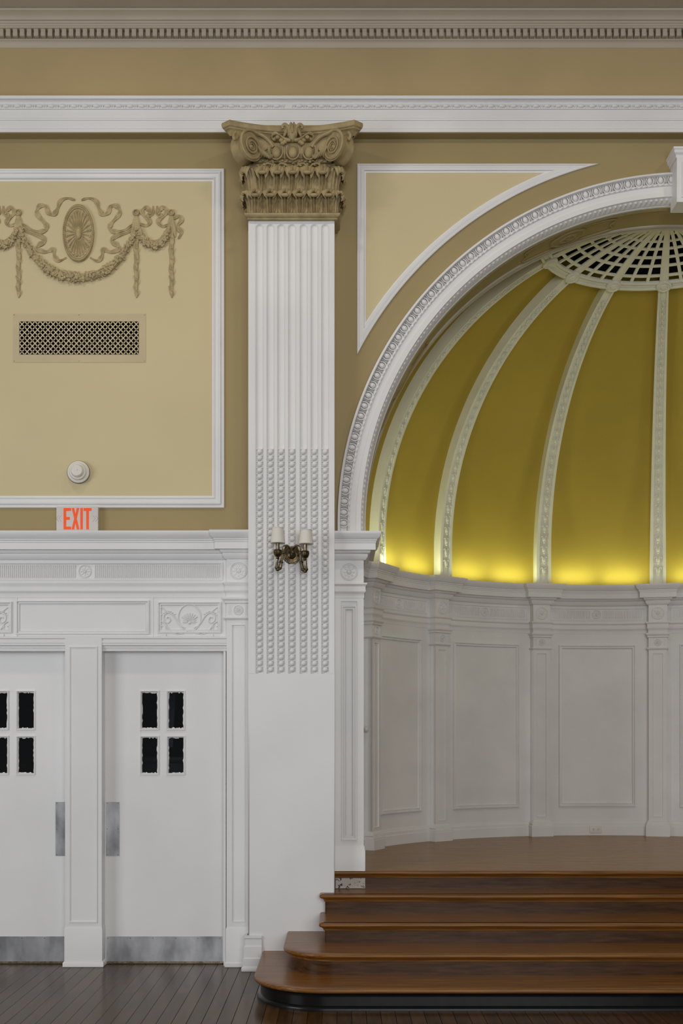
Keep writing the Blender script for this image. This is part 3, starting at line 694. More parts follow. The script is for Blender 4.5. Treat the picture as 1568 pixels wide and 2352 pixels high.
def plan(k, ins=0.):
    l = lx[k]+ins; y = fy[k]+ins; rx, ry = rad[k]; rx = max(rx-ins*.5, 0); ry = max(ry-ins*.5, 0); b = PY+.004 if k < 4 else .03
    if k >= 2: b = PY+.004 if k < 4 else .03
    pts = [(l, b)]
    if rx > 0: pts += [(l+rx-rx*math.cos(q*PI/24), y+ry-ry*math.sin(q*PI/24)) for q in range(13)]
    else: pts += [(l, y)]
    return pts+[(2*NX-p[0], p[1]) for p in pts[::-1]]
for k in range(5):
    h = hs[k]; ph = hs[k-1] if k else 0.
    pa = plan(k) if k < 4 else [(lx[4], fy[4]), (2*NX-lx[4], fy[4])]
    nb0 = -.055 if k < 4 else -.045
    nose = [(nb0, h), (-.012, h), (-.004, h-.003), (0, h-.010), (0, h-.018), (-.004, h-.024), (-.010, h-.027), (nb0, h-.027)]
    tb = MB(); tb.sweep(pa, nose)
    top = offset2(pa, -.055)
    if k < 4:
        nb = len(tb.v); tb.v += [Vector((p.x, p.y, h)) for p in top]; tb.f.append(tuple(range(nb, nb+len(top))))
    if k == 3: tb.box(lx[4]+.0005, 2*NX-lx[4]-.001, PY+.004, .0, h-.02, h)
    if k < 4: tb.box(2*NX-lx[4], 2*NX-lx[k]-.001, PY+.004, .0, h-.027, h)
    td = ob('tread', tb, 'tread', steps)
    pr_ = plan(k, .038) if k < 4 else [(lx[4], fy[4]+.038), (2*NX-lx[4], fy[4]+.038)]
    ob('riser', MB().sweep(pr_, [(0, ph-.003), (0, h-.026)], cap=False), 'riser' if k else 'black_wood', steps)
    ob('cove_moulding', MB().sweep(pr_, [(0, h-.052), (.008, h-.050), (.010, h-.040), (.018, h-.034), (.022, h-.0265), (0, h-.0265)]), 'tread' if k else 'black_wood', steps)
    if k == 0:
        ob('shoe_moulding', MB().sweep(pr_, [(0, .030), (.010, .028), (.018, .020), (.021, .010), (.021, 0), (0, 0)]), 'black_wood', steps)
pt_ = MB().box(PX1+.006, X(838, .02), fy[4]+.0345, fy[4]+.039, hs[3]+.004, STAGE-.052)
ob('painted_patch', pt_, 'chip', steps, 'chipped white paint on the top riser')

# ------------------------------------------------------------------ big fluted pilaster
pil = empty('fluted_pilaster', (PXC, 0, 0), 'tall white fluted pilaster with beaded flutes and tan leafy capital', 'pilaster')
PZ1 = Z(500, -.2)
fc = [X(p, PY) for p in (596, 621, 645.5, 670.5, 697, 722, 746.5)]
FW = .0265; ftop = Z(515, PY); fbot = Z(1547, PY); bt = Z(1030, PY)
xs = [PX0, PX0+.012]
for c in fc: xs += [c+FW*q for q in (-1.12, -1, -.94, -.8, -.6, -.35, 0, .35, .6, .8, .94, 1, 1.12)]
xs = sorted(set(xs+[PX1-.012, PX1]))
zs = [0, fbot-.002, fbot, bt, ftop-FW*1.2]+[ftop-FW+FW*math.sin(q*PI/16) for q in range(9)]+[ftop+.002, PZ1]
def flute(x, z):
    if not (fbot <= z <= ftop): return 0.
    c = min(fc, key=lambda q: abs(q-x)); u = abs(x-c)/FW; v = max(0, z-(ftop-FW))/FW
    rr = u*u+v*v
    return .017*math.sqrt(1-rr) if rr < 1 else 0.
sh = MB().grid(len(xs), len(zs), lambda i, j: Vector((xs[i], PY+flute(xs[i], zs[j]), zs[j])))
for x_ in (PX0, PX1): sh.grid(2, 2, lambda i, j: Vector((x_, (PY, .0)[i], (0, PZ1)[j])))
ob('shaft', sh, 'white', pil, sharp=50, recalc=False)
for x0_, x1_ in ((PX0+.003, fc[0]-.031), (fc[-1]+.031, PX1-.003)):
    ob('edge_strip', MB().box(x0_, x1_, PY-.002, PY+.002, fbot, ftop+.03), 'white', pil)
bd = MB().ell((0, 0, 0), .0195, .017, .0185, 12, 7)
for s_ in (-1, 1):
    bd.tube([(s_*.010, .002, .016), (s_*.018, -.003, .019), (s_*.0225, -.004, .014)], [.004, .005, .001], 5)
    bd.tube([(s_*.012, .004, -.016), (s_*.021, .0, -.006)], [.004, .002], 5)
bdm = make_mesh('bead', bd, 'white'); nb_ = 36; z0_, z1_ = Z(1538, PY), Z(1037, PY)
for c in fc:
    for k in range(nb_): inst('bead', bdm, pil, (c, PY+.008, z0_+(z1_-z0_)*k/(nb_-1)))

# capital
YB = -.235
cap = ob('capital', MB().box(X(574, YB), X(769, YB), YB+.018, 0, Z(492, YB), Z(345, YB)), 'tan', pil, 'tan leafy capital with scrolls')
def cpart(name, mb, **k): return ob(name, mb, 'tan', cap, **k)
ax0, ax1 = X(569, YB), X(773, YB)
za = Z(503, YB)
cpart('astragal', MB().sweep([(ax0, 0), (ax0, YB+.01), (ax1, YB+.01), (ax1, 0)], [(-.03, za), (.004, za), (.006, za+.006), (0, za+.010), (.006, za+.014), (.016, za+.020), (.022, za+.028), (.022, za+.036), (.012, za+.042), (-.04, za+.044)]))
def leaf_mb(w, h, out, lobes=4, n=28, m=30):
    """acanthus leaf standing on its base (local x across, -y towards the hall, z up) with the tip rolling over"""
    spine = catmull([(0, 0, 0), (0, -.06*out, .30*h), (0, -.14*out, .58*h), (0, -.40*out, .80*h), (0, -.85*out, .95*h), (0, -1.22*out, .985*h), (0, -1.45*out, .93*h), (0, -1.42*out, .86*h), (0, -1.20*out, .84*h)], 6)
    mb = MB()
    def fn(i, j):
        u = -1+2*i/n; v = j/m; f_ = v*(len(spine)-1); k = min(int(f_), len(spine)-2); p = spine[k].lerp(spine[k+1], f_-k)
        ww = w*(.74+.34*math.sin(PI*min(1., v/.62)*.5)) if v < .62 else w*1.08*(1-.62*((v-.62)/.38)**1.2)
        lob = abs(math.sin(PI*v*lobes/.62)) if v < .62 else 1.
        edge = abs(u)**3
        x_ = ww*u*(1-.20*(1-lob)*edge)
        g = math.cos(u*PI*5)*.0085*(1-abs(u)*.3)*(1 if v < .6 else .45)
        return Vector((x_, p.y+.020*u*u*(1-.5*v)-g+.010*(1-lob)*edge-.004*(1-min(1, abs(u)*5)), p.z-.030*edge*(v > .5)*(v-.5)*2-.010*u*u*v))
    return mb.grid(n+1, m+1, fn)
zb0 = Z(489, YB); low = leaf_mb(.0515, .142, .044, 3); high = leaf_mb(.053, .296, .050, 6)
for nm, mb0, zz, pxs, yo in (('tall_leaf', high, zb0+.01, (602, 637, 671.5, 706, 740.5), .020), ('low_leaf', low, zb0, (586, 620.5, 654.5, 688, 721, 755), .004)):
    me = make_mesh(nm, mb0, 'tan', 60, recalc=False)
    for px in pxs: inst(nm, me, cap, (X(px, YB), YB+yo, zz))
    for s_ in (-1, 1):                     # leaves on the two flanks
        xx = (ax0+.002 if s_ < 0 else ax1-.002)
        for yy in ((-.17, -.07) if nm == 'low_leaf' else (-.12,)):
            inst(nm, me, cap, (xx+s_*(.0-yo*.5), yy, zz), Matrix.Rotation(-s_*PI/2 if s_ < 0 else PI/2, 3, 'Z') if s_ > 0 else Matrix.Rotation(-PI/2, 3, 'Z'))
        inst(nm, me, cap, (xx-s_*.012, YB+.022, zz), Matrix.Rotation(s_*PI/4, 3, 'Z'))
# curled leaf tips read as small eyes
for pxs, py in (((586, 620.5, 654.5, 688, 721, 755), 448), ((602, 637, 671.5, 706, 740.5), 396)):
    for px in pxs:
        cpart('leaf_tip', MB().ell(P(px, py, YB-.056), .030, .016, .0125, 14, 7))
random.seed(3); sc_ = MB()
for k in range(70):
    u = random.random(); px = 585+u*172; py = 381+random.uniform(-7, 9)+5*math.sin(u*22)
    sc_.ell(P(px, py, YB-.022+random.uniform(-.008, .008)), random.uniform(.006, .013), .010, random.uniform(.005, .010), 7, 4)
for s_ in (-1, 1):
    for px0, px1 in ((8, 34), (40, 66)):
        sc_.tube(catmull([P(671+s_*px0, 384, YB-.02), P(671+s_*(px0+8), 377, YB-.03), P(671+s_*(px1-6), 376, YB-.03), P(671+s_*px1, 386, YB-.025)], 5), .006, 6)
cpart('foliage_band', sc_, kind='stuff')
bl = MB().sweep([(X(585, YB), 0), (X(585, YB), YB), (X(758, YB), YB), (X(758, YB), 0)], [(-.02, Z(374, YB)), (.008, Z(374, YB)), (.010, Z(371, YB)), (.004, Z(366, YB)), (.012, Z(365, YB)), (.036, Z(350, YB)), (.044, Z(338, YB)), (.044, Z(336, YB)), (-.03, Z(334, YB))])
cpart('echinus', bl)
bdc = MB()
for k in range(15):
    px = 592+k*11.3
    bdc.ell(P(px, 369, YB-.012), .0125 if k % 2 else .007, .009, .0085, 8, 5)
cpart('bead_row', bdc, kind='stuff')
for px in (634, 672.5, 709.5):
    cpart('egg', MB().ell(P(px, 350, YB-.038), .031, .026, .040, 14, 8))
    cpart('egg_rim', MB().tube([P(px+15.5*math.sin(t), 346+20*math.cos(t), YB-.050+.014*math.cos(t)*-1*-1) for t in [-2.2+4.4*q/14 for q in range(15)]], .0055, 6))
for px in (653, 691, 616, 728):
    cpart('dart', MB().tube([P(px, 338, YB-.052), P(px, 352, YB-.042), P(px, 366, YB-.02)], [.006, .008, .002], 5))
for s_ in (-1, 1):                          # half palmettes beside the scrolls
    for k in range(4):
        cpart('palmette', MB().tube(catmull([P(671.5+s_*80, 336, YB-.075), P(671.5+s_*(74-5*k), 345+3*k, YB-.070), P(671.5+s_*(70-6*k), 354+2.5*k, YB-.055), P(671.5+s_*(73-9*k), 360-1*k, YB-.035)], 4), [.004+.0012*min(q, 6) for q in range(13)], 6))
# volutes set diagonally at the corners
for s_ in (-1, 1):
    V = P(671.5+s_*104, 342, -.30); e1 = Vector((s_, -1, 0)).normalized(); n_ = Vector((-s_, -1, 0)).normalized(); R_ = .106
    def sp(th, k=1.): 
        r = R_*math.exp(-.092*th)*k; return V+n_*(.047+.006*min(1, th/6))+e1*r*math.cos(PI/2-th)+Vector((0, 0, r*math.sin(PI/2-th)))
    body = MB(); N_ = 40
    def rim(i, j):
        th = 2*PI*i/N_; r = R_*math.exp(-.175*th)*.97 if True else R_
        r = R_*(.97-.16*(th/(2*PI))); h = (-.055, -.042, -.020, .0, .022, .036, .046)[j]; r *= (1., 1.0, .90, .86, .90, 1.0, 1.0)[j]
        return V+n_*h+e1*r*math.cos(PI/2-th)+Vector((0, 0, r*math.sin(PI/2-th)))
    body.grid(N_, 7, rim, cu=True)
    for j in (0, 6): body.f.append(tuple(i*7+j for i in range(N_)))
    vo_ = cpart('volute', body)
    ths = [.2*k for k in range(112)]
    tail = [P(671.5+s_*44, 338, YB-.052), P(671.5+s_*52, 326, YB-.058), P(671.5+s_*66, 313, YB-.066), P(671.5+s_*84, 305, YB-.075)]
    pathv = catmull(tail, 5)[:-1]+[sp(t) for t in ths]
    ob('scroll', MB().tube(pathv, [.0105*math.exp(-.085*max(0, k-15)*.2)+.0012 for k in range(len(pathv))], 7), 'tan', vo_)
    ob('scroll_eye', MB().ell(sp(21), .012, .012, .012, 10, 6), 'tan', vo_)
    cpart('volute_cheek', MB().prism([(X(671.5+s_*40, YB), Z(337, YB)), (X(671.5+s_*60, YB), Z(318, YB)), (X(671.5+s_*90, YB), Z(306, YB)), (X(671.5+s_*112, YB), Z(306, YB)), (X(671.5+s_*100, YB), Z(362, YB)), (X(671.5+s_*80, YB), Z(366, YB))], YB-.045, YB+.1))
    cpart('corner_leaf', MB().tube(catmull([V+e1*.10+Vector((0, 0, .075)), V+e1*.118+Vector((0, 0, .05)), V+e1*.112+Vector((0, 0, .025)), V+e1*.098+Vector((0, 0, .035))], 5), [.010]*16, 7))
# abacus: concave plan with cut corners, and its flower
A_Z = 5.70; hwA = .474; PCX = X(671, -.3)
def abp():
    L = [(-hwA+.115, -.0), (-hwA+.07, -.12), (-hwA+.0, -.305), (-hwA+.058, -.352)]
    mid = [(-hwA+.058+(2*hwA-.116)*k/24, -.352+.092*math.sin(PI*k/24)**.9) for k in range(1, 24)]
    return [(PCX+a, b) for a, b in L+mid+[(-a, b) for a, b in L[::-1]]]
pa = abp(); ab = MB().sweep(pa, [(-.10, A_Z-.098), (-.066, A_Z-.096), (-.048, A_Z-.082), (-.034, A_Z-.060), (-.026, A_Z-.050), (-.016, A_Z-.046), (-.014, A_Z-.040), (-.004, A_Z-.034), (0, A_Z-.022), (0, A_Z-.006), (-.004, A_Z)])
nb = len(ab.v); tp = offset2(pa, -.004); ab.v += [Vector((p.x, p.y, A_Z)) for p in tp]; ab.f.append(tuple(range(nb, nb+len(tp))))
cpart('abacus', ab, recalc=False)
cpart('impost_block', MB().box(PX0-.02, PX1+.02, -.16, 0, A_Z-.06, 5.76))
fl_ = MB(); q = P(671.5, 306, -.30)
fl_.ell(q, .034, .038, .062, 12, 8)
for dx, rz in ((-.036, .5), (.036, -.5), (-.018, .2), (.018, -.2)):
    k = len(fl_.v); fl_.ell((0, 0, 0), .013, .020, .052, 8, 6).xf(Matrix.Translation(q+Vector((dx, -.016 if abs(dx) < .03 else 0, .018))) @ Matrix.Rotation(rz, 4, 'Y'), k)
fl_.ell(q+Vector((0, -.036, .012)), .010, .010, .032, 8, 5)
for s_ in (-1, 1): fl_.tube(catmull([q+Vector((s_*.014, -.02, -.01)), q+Vector((s_*.030, -.02, .030)), q+Vector((s_*.050, -.014, .052)), q+Vector((s_*.066, -.01, .042)), q+Vector((s_*.062, -.01, .026))], 4), [.012]*12+[.011, .010, .009, .008, .007], 7)
cpart('fleuron', fl_, kind='stuff')
for s_ in (-1, 1):
    g_ = MB().tube(catmull([q+Vector((s_*a, b, c)) for a, b, c in ((.012, -.02, -.058), (.045, -.015, -.048), (.085, .0, -.012), (.115, .012, .006), (.138, .020, -.008), (.132, .02, -.032), (.112, .015, -.028))], 5), [.008+.004*math.sin(k*.5) for k in range(31)], 7)
    for a, c in ((.05, -.060), (.075, -.050), (.10, -.030), (.065, -.070)): g_.ell(q+Vector((s_*a, -.005, c)), .017, .016, .014, 8, 5)
    cpart('fleuron_scroll', g_, kind='stuff')

# ------------------------------------------------------------------ plaster garland on the cream panel
GX = 180.0
gar = empty('plaster_garland', (X(GX), 0, Z(650)), 'tan plaster relief of swags, ribbons and oval fan medallion on the cream panel', 'wall ornament')
def gp(cx, cy, h=0.): p = P(cx/2.904, 380+cy/2.904); p.y = -.003-h; return p
def gpart(nm, mb, **k): return ob(nm, mb, 'relief_tan', gar, **k)
med = MB().lathe([(1.0, 0), (1.0, .014), (.97, .022), (.93, .022), (.90, .014), (.885, .018), (.86, .018), (.84, .008), (.30, .004), (0, .004)], (0, 0, 0), 'y', 56, 36*.003036, 66*.003036)
mc = P(180.5, 537, -.004); med.xf(Matrix.Translation(mc)); md = gpart('medallion', med)
bb_ = MB()
for k in range(84):
    a = 2*PI*k/84; bb_.ell(mc+Vector((.105*math.cos(a), -.022, .194*math.sin(a))), .0036, .004, .0036, 6, 4)
ob('medallion_beading', bb_, 'relief_tan', md, kind='stuff')
for k in range(24):
    a = 2*PI*(k+.5)/24; c_, s_ = math.cos(a), math.sin(a); A, B = .088, .168
    mb = MB(); p0 = mc+Vector((A*.34*c_, -.008, B*.30*s_)); p1 = mc+Vector((A*.92*c_, -.008, B*.92*s_)); sd = (p1-p0).cross(Vector((0, 1, 0))).normalized()
    mb.add([p0+sd*.0022, p0-sd*.0022, p1+sd*.0072, p1-sd*.0072, p0+Vector((0, -.005, 0)), p1+Vector((0, -.008, 0))], [(0, 4, 5, 2), (1, 3, 5, 4), (2, 5, 3), (0, 1, 4)])
    mb.ell(p1, .0095, .008, .0095, 8, 5); ob('petal', mb, 'relief_tan', md)
ob('medallion_centre', MB().lathe([(1., 0), (1., .012), (.85, .016), (.7, .010), (.4, .014), (0, .018)], mc+Vector((0, -.004, 0)), 'y', 24, .022, .042), 'relief_tan', md)
def ribbon(pts, wd=.0165, h=.012, taper=True):
    pa_ = catmull([gp(*p) for p in pts], 7); m_ = len(pa_); mb = MB()
    def fn(i, j):
        t = (pa_[min(i+1, m_-1)]-pa_[max(i-1, 0)]).normalized(); nn_ = Vector((t.z, 0, -t.x))
        u = i/(m_-1); ww = wd*(.85+.25*math.sin(i*.55)); hh = h*(1+.35*math.sin(i*.8))
        if taper: ww *= min(1, .35+4*min(u, 1-u))
        a, b = ((-1, 0), (-.92, .8), (-.4, 1), (0, .65), (.4, 1), (.92, .8), (1, 0))[j]
        p = pa_[i]+nn_*a*ww; p.y = -.002-hh*b; return p
    return mb.grid(m_, 7, fn)
mirx = lambda pts: [(2*GX*2.904-a, b) for a, b in pts]
R1 = [(545, 235), (590, 222), (640, 240), (660, 290), (685, 330), (720, 320), (740, 275), (780, 275), (800, 315), (775, 355), (740, 395), (733, 430), (775, 445), (830, 435), (895, 392)]
R2 = [(890, 425), (840, 455), (765, 480), (745, 510), (785, 535), (795, 560), (740, 580), (690, 565), (680, 610), (650, 640), (603, 618)]
R3 = [(925, 390), (980, 405), (998, 375), (960, 335), (948, 305), (975, 285), (998, 310), (995, 335), (1018, 325), (1022, 275)]
R4 = [(1130, 398), (1080, 408), (1056, 372), (1098, 335), (1112, 300), (1085, 285), (1062, 310), (1070, 335), (1048, 325), (1048, 275)]
R5 = [(1158, 362), (1190, 340), (1212, 365), (1185, 410), (1208, 450), (1190, 492)]
for R_ in (R1, R2, R3, R4, R5):
    for pts in (R_, mirx(R_)): gpart('ribbon', ribbon(pts))
def rope(x0, y0, x1, y1, sag, r0, r1, seed, n=26):
    """fruit and leaf swag between two posts"""
    random.seed(seed); mb = MB(); pa_ = []
    for k in range(n+1):
        u = k/n; a = u*PI
        pa_.append(gp(x0+(x1-x0)*(u+.055*math.sin(2*a)*-1), y0+(y1-y0)*u+sag*math.sin(a)**.82, .010))
    rr_ = [r0+(r1-r0)*math.sin(PI*k/n)**1.3 for k in range(n+1)]
    mb.tube(pa_, [r*.82 for r in rr_], 9, .8)
    for k in range(n*9):
        u = random.random(); f_ = u*n; i = min(int(f_), n-1); p = pa_[i].lerp(pa_[i+1], f_-i); R_ = rr_[i]
        t = (pa_[i+1]-pa_[i]).normalized(); nn_ = Vector((t.z, 0, -t.x)); o_ = random.uniform(-1, 1)
        s_ = random.choice((.0055, .007, .009, .011, .013))
        c_ = p+nn_*o_*R_*.92+Vector((0, -R_*.75*math.sqrt(max(.05, 1-o_*o_))-.002, 0))
        if random.random() < .3:
            q_ = len(mb.v); mb.ell((0, 0, 0), s_*.55, s_*.5, s_*1.7, 6, 5).xf(Matrix.Translation(c_) @ Matrix.Rotation(random.uniform(0, PI), 4, 'Y'), q_)
        else: mb.ell(c_, s_, s_*.8, s_, 7, 5)
    for k in range(n):                        # leaf points breaking the outline
        i = random.randrange(2, n-1); s_ = random.choice((-1, 1)); t = (pa_[i+1]-pa_[i]).normalized(); nn_ = Vector((t.z, 0, -t.x))
        b_ = pa_[i]+nn_*s_*rr_[i]*.8; mb.tube([b_, b_+nn_*s_*.010+t*.004, b_+nn_*s_*.018+t*.010], [.006, .005, .001], 5)
    return mb
for f_ in (lambda a: a, lambda a: 2*GX*2.904-a):
    gpart('swag', rope(f_(930), 430, f_(1130), 425, 112, .016, .027, 5, 16), kind='stuff')
gpart('swag', rope(140, 425, 905, 425, 330, .015, .034, 11, 40), kind='stuff')
for px in (43, 313, 394, -34):
    cx_ = px*2.904
    p = gp(cx_, 320); ros = MB().lathe([(.024, 0), (.024, .014), (.020, .020), (.016, .020), (.013, .012), (.006, .014), (0, .020)], p, 'y', 18)
    for k in range(7): ros.ell(p+Vector((.0145*math.cos(k*.9), -.018, .0145*math.sin(k*.9))), .004, .004, .004, 6, 4)
    gpart('hook_rosette', ros, kind='stuff')
    kn = MB(); 
    for dx, z_ in ((-1, 0), (1, 0), (0, 0)): kn.tube([gp(cx_+dx*4, 340, .008), gp(cx_+dx*9, 370, .010), gp(cx_+dx*20, 430, .010), gp(cx_+dx*26, 480, .004)], [.006, .011, .013, .006], 7, .6)
    gpart('knot', kn, kind='stuff')
    dr = MB(); m_ = 44
    def fn(i, j):
        v = i/(m_-1); cy = 430+455*v; wv = 20*(1-.28*v)*(1 if v < .94 else (1-(v-.94)/.06*.85)); tw = math.sin(v*PI*7+px)
        u = (-1, -.8, 0, .8, 1)[j]; off = 3.0*tw
        return gp(cx_+off+u*wv*(.80+.20*abs(tw)), cy, (0, .010, .010+.007*math.sin(v*PI*7+px+1.2), .012, 0)[j])
    dr.grid(m_, 5, fn); d_ = gpart('ribbon_drop', dr)
    for k in range(6):
        v = .06+.155*k; c0 = 430+455*v
        ob('ribbon_fold', MB().tube(catmull([gp(cx_-15+3*math.sin(k), c0, .010), gp(cx_-2, c0+28, .016), gp(cx_+14, c0+36, .014), gp(cx_+14, c0+58, .008)], 4), .0034, 5), 'relief_tan', d_)

# ------------------------------------------------------------------ vent, detector, exit sign
ven = empty('air_vent', (X(182), 0, Z(833)), 'cream metal wall grille with pierced flower lattice below the garland', 'vent')
v0, v1, w0, w1 = X(30), X(335), Z(833), Z(721); o0, o1, q0, q1 = X(45), X(319), Z(815), Z(739)
vp = MB(); YV = -.006
for a, b, c, d in ((v0, o0, w0, w1), (o1, v1, w0, w1), (o0, o1, w0, q0), (o0, o1, q1, w1)): vp.box(a, b, YV, -.002, c, d)
ob('plate', vp, 'vent_paint', ven)
du = MB(); dl = .9
for x_ in (o0, o1): du.grid(2, 2, lambda i, j: Vector((x_, (-.002, dl)[i], (q0, q1)[j])))
for z_ in (q0, q1): du.grid(2, 2, lambda i, j: Vector(((o0, o1)[i], (-.002, dl)[j], z_)))
du.grid(2, 2, lambda i, j: Vector(((o0, o1)[i], dl, (q0, q1)[j])))
ob('duct', du, 'duct_metal', ven, recalc=False)
la = MB(); cs = (o1-o0)/23; cz = (q1-q0)/6
for i in range(24):
    for j in range(7):
        x_, z_ = o0+i*cs, q0+j*cz
        if i < 23 and j < 6:
            for sg in (1, -1):
                a = Vector((x_, 0, z_ if sg > 0 else z_+cz)); b = Vector((x_+cs, 0, z_+cz if sg > 0 else z_)); t = (b-a).normalized(); n_ = Vector((t.z, 0, -t.x))*.0038
                la.add([Vector((p.x, YV, p.z)) for p in (a-n_, a+n_, b+n_, b-n_)], [(0, 1, 2, 3)])
            if (i+j) % 2: la.lathe([(.0062, .0062), (.0024, .0064)], (x_+cs/2, 0, z_+cz/2), 'y', 10)
        if 0 < i < 23 and 0 < j < 6 and (i+j) % 2: la.lathe([(.0070, .0062), (.0070, .0064), (0, .0064)], (x_, 0, z_), 'y', 10)
ob('lattice', la, 'vent_paint', ven, kind='stuff')
sc = make_mesh('screw', MB().lathe([(.003, 0), (.0026, .0012), (0, .0016)], (0, 0, 0), 'y', 8), 'brass_dark')
for px in (33, 182, 332):
    for py in (724, 830): inst('screw', sc, ven, (X(px), YV, Z(py)))
sd = empty('smoke_alarm', (X(182), 0, Z(1112)), 'round off-white smoke detector on the cream panel above the exit sign', 'smoke detector')
dc = P(182, 1086, -.003)
ob('base', MB().lathe([(.078, 0), (.078, .012), (.076, .030), (.072, .034), (.060, .036), (.058, .030)], dc, 'y', 40), 'plastic', sd)
ob('cover', MB().lathe([(.060, .028), (.060, .048), (.055, .056), (.046, .058), (.044, .064), (.042, .078), (.036, .084), (0, .086)], dc, 'y', 36), 'plastic', sd)
sl = MB()
for k in range(54):
    a = 2*PI*k/54; q = len(sl.v); sl.box(.0755, .0785, -.029, -.008, -.0020, .0020).xf(Matrix.Translation(dc) @ Matrix.Rotation(-a, 4, 'Y'), q)
ob('vent_slots', sl, 'black_gap', sd, kind='stuff')
ob('test_hole', MB().lathe([(.0022, 0), (.0022, .0012), (0, .0012)], dc+Vector((.006, -.0855, 0)), 'y', 8), 'black_gap', sd)
ex = empty('exit_sign', (X(177), 0, Z(1221)), 'white exit sign with orange red letters above the doors', 'exit sign')
ey = -.055; e0, e1, g0, g1 = X(129, ey), X(225, ey), Z(1221, ey), Z(1163, ey)
ob('housing', MB().box(e0, e1, ey, 0, g0, g1), 'exit_face', ex, bevel=.006)
def letter(poly, x0, x1): return [(X(x0+(x1-x0)*a, ey), Z(1216-49*b, ey)) for a, b in poly]
LE = [[(0, 0), (1, 0), (1, .13), (.34, .13), (.34, .45), (.82, .45), (.82, .58), (.34, .58), (.34, .87), (1, .87), (1, 1), (0, 1)]]
LX = [[(0, 0), (.32, 0), (.5, .32), (.68, 0), (1, 0), (.66, .51), (.98, 1), (.67, 1), (.5, .70), (.33, 1), (.02, 1), (.34, .51)]]
LI = [[(0, 0), (1, 0), (1, 1), (0, 1)]]; LT = [[(.34, 0), (.66, 0), (.66, .87), (1, .87), (1, 1), (0, 1), (0, .87), (.34, .87)]]
for nm, L, a, b in (('letter_e', LE, 146, 163), ('letter_x', LX, 164.5, 182), ('letter_i', LI, 184.5, 190), ('letter_t', LT, 192, 210)):
    ob(nm, MB().prism(letter(L[0], a, b), ey-.0025, ey+.001), 'exit_red', ex)
for sg, cx_ in ((-1, 138), (1, 216)):
    ch = MB()
    for dx in (0, 6):
        ch.tube([P(cx_-sg*(3-dx), 1184, ey), P(cx_+sg*(3+(dx if sg > 0 else dx))-0, 1191, ey), P(cx_-sg*(3-dx), 1198, ey)], .0012, 4)
    ob('chevron', ch, 'exit_line', ex, kind='stuff')
ob('indicator', MB().ell(P(171, 1220, ey-.001), .004, .003, .003, 8, 5), 'exit_red', ex)

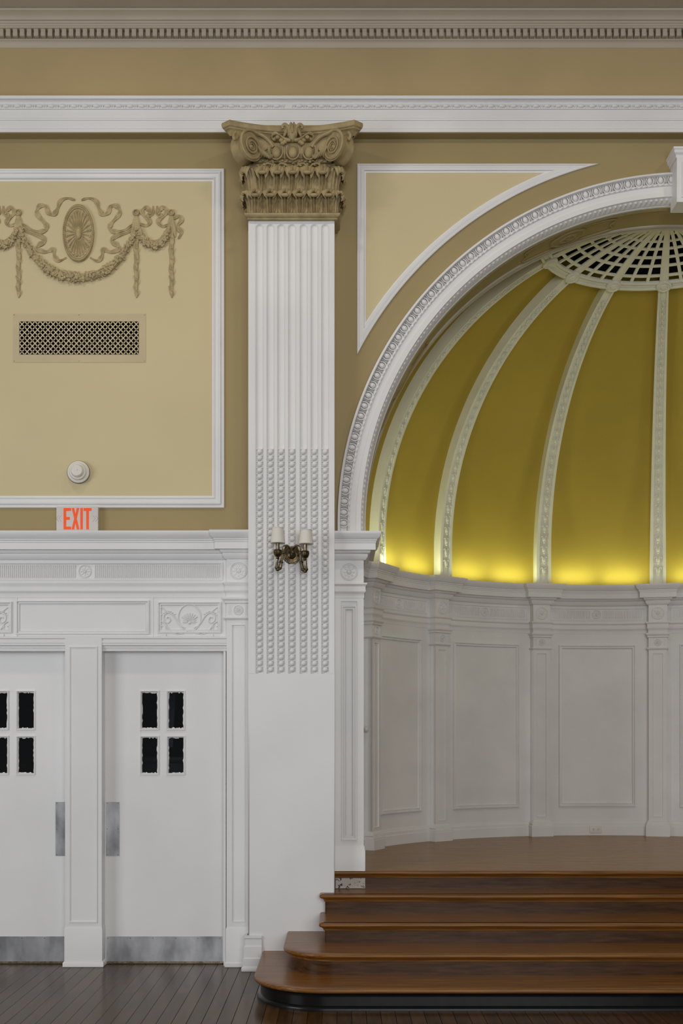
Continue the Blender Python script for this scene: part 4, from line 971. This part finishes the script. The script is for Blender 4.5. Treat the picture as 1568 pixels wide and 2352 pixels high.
# ------------------------------------------------------------------ wall sconce on the pilaster
YS = PY-.010
scn = empty('candle_sconce', (X(670, YS), PY, Z(1315, YS)), 'antique bronze two-arm wall sconce with cream shades on the pilaster', 'wall lamp')
bc = P(670, 1275, YS)
ob('back_plate', MB().lathe([(.058, 0), (.062, .006), (.060, .012), (.052, .014), (.050, .020), (.040, .022), (.038, .016), (.028, .018), (.024, .030), (.016, .034), (.012, .046), (.006, .052), (0, .054)], bc+Vector((0, .012, 0)), 'y', 32), 'bronze', scn)
bdg = MB()
for k in range(30): bdg.ell(bc+Vector((.054*math.cos(k*PI/15), -.008, .054*math.sin(k*PI/15))), .0042, .004, .0042, 6, 4)
ob('plate_beading', bdg, 'brass_dark', scn, kind='stuff')
for s_, cpx, top, bot in ((-1, 637.5, 1212, 1248), (1, 700.5, 1217, 1250)):
    YA = -.33; cxw = X(cpx, YA); dxp = abs(cxw-bc.x)
    zc_ = Z(1272 if s_ < 0 else 1275, YA); zlow = Z(1308 if s_ < 0 else 1312, YA); zt = Z(1258, YA)
    A_ = [Vector((bc.x+s_*.012, YS-.02, bc.z+.045)), Vector((bc.x+s_*.035, YS-.045, bc.z+.056)), Vector((bc.x+s_*.056, YS-.075, bc.z+.020)), Vector((bc.x+s_*.066, YS-.10, bc.z-.055)), Vector((cxw-s_*.012, YA+.01, zlow+.006)), Vector((cxw+s_*.004, YA, zlow+.004)), Vector((cxw+s_*.006, YA, zlow+.03)), Vector((cxw, YA, zc_-.02))]
    pa_ = catmull(A_, 7)
    arm = ob('arm', MB().tube(pa_, [.010-.002*math.sin(k*.45) for k in range(len(pa_))], 8), 'brass_dark', scn)
    kn = MB()
    for k in (10, 16, 22, 27, 33, 38):
        kn.ell(pa_[k], .015, .014, .013, 8, 5)
    ob('leaf_ornament', kn, 'bronze', arm, kind='stuff')
    ob('cup', MB().lathe([(0, -.040), (.008, -.038), (.012, -.030), (.009, -.024), (.020, -.016), (.027, 0), (.030, .016), (.026, .020), (.028, .026), (.018, .030), (0, .030)], (cxw, YA, zc_), 'z', 18), 'bronze', scn)
    ob('candle_sleeve', MB().lathe([(.0125, zc_+.028), (.0125, Z(bot, YA)+.03), (0, Z(bot, YA)+.031)], (cxw, YA, 0), 'z', 16), 'brass_dark', scn)
    zb_, zt_ = Z(bot, YA), Z(top, YA)
    ob('lamp_shade', MB().lathe([(.0485, zb_), (.050, zb_+.002), (.050, zb_+.006), (.0485, zb_+.007), (.0375, zt_-.007), (.039, zt_-.005), (.039, zt_), (.036, zt_), (.047, zb_+.002)], (cxw-s_*.0+(0 if s_ < 0 else .006), YA, 0), 'z', 28), 'shade', scn)
    ob('shade_holder', MB().tube([(cxw-.04, YA, zt_-.03), (cxw, YA, zb_+.028), (cxw+.04, YA, zt_-.03)], .002, 5), 'brass_dark', scn)

# ------------------------------------------------------------------ outlets and knob
def outlet(a, zc, label):
    rot = Matrix.Rotation(-a, 4, 'Z'); p = Vector((*npt(RW-.026, a), zc)); T = Matrix.Translation(p) @ rot
    o = empty('power_outlet', p, label, 'outlet')
    ob('cover_plate', MB().box(-.057, .057, -.006, .006, -.033, .033).xf(T), 'plastic', o, bevel=.002)
    for s_ in (-1, 1):
        m = MB(); m.lathe([(.017, .0055), (.0165, .008), (0, .008)], (s_*.022, 0, 0), 'y', 14).xf(T); sk = ob('socket', m, 'plastic', o)
        for dz in (-.006, .006): ob('slot', MB().box(s_*.022-.006, s_*.022+.004, -.0088, -.0075, dz-.0013, dz+.0013).xf(T), 'black_gap', sk)
        ob('slot', MB().box(s_*.022+.008, s_*.022+.011, -.0088, -.0075, -.002, .002).xf(T), 'black_gap', sk)
outlet(math.radians(-.3), STAGE+.055, 'white double power outlet on the baseboard of the middle bay')
outlet(math.radians(-62.2), STAGE+.055, 'white power outlet on the baseboard beside the side pilaster')
kn = empty('door_knob', (.16, 1.42, 1.62), 'small grey round knob at the edge of the niche wall', 'knob')
kp = P(841, 1675, 1.40)
ob('stem', MB().tube([kp+Vector((-.065, .025, 0)), kp+Vector((-.008, .003, 0))], .008, 10), 'white_old', kn)
ob('ball', MB().ell(kp, .020, .027, .027, 14, 9), 'white_old', kn)
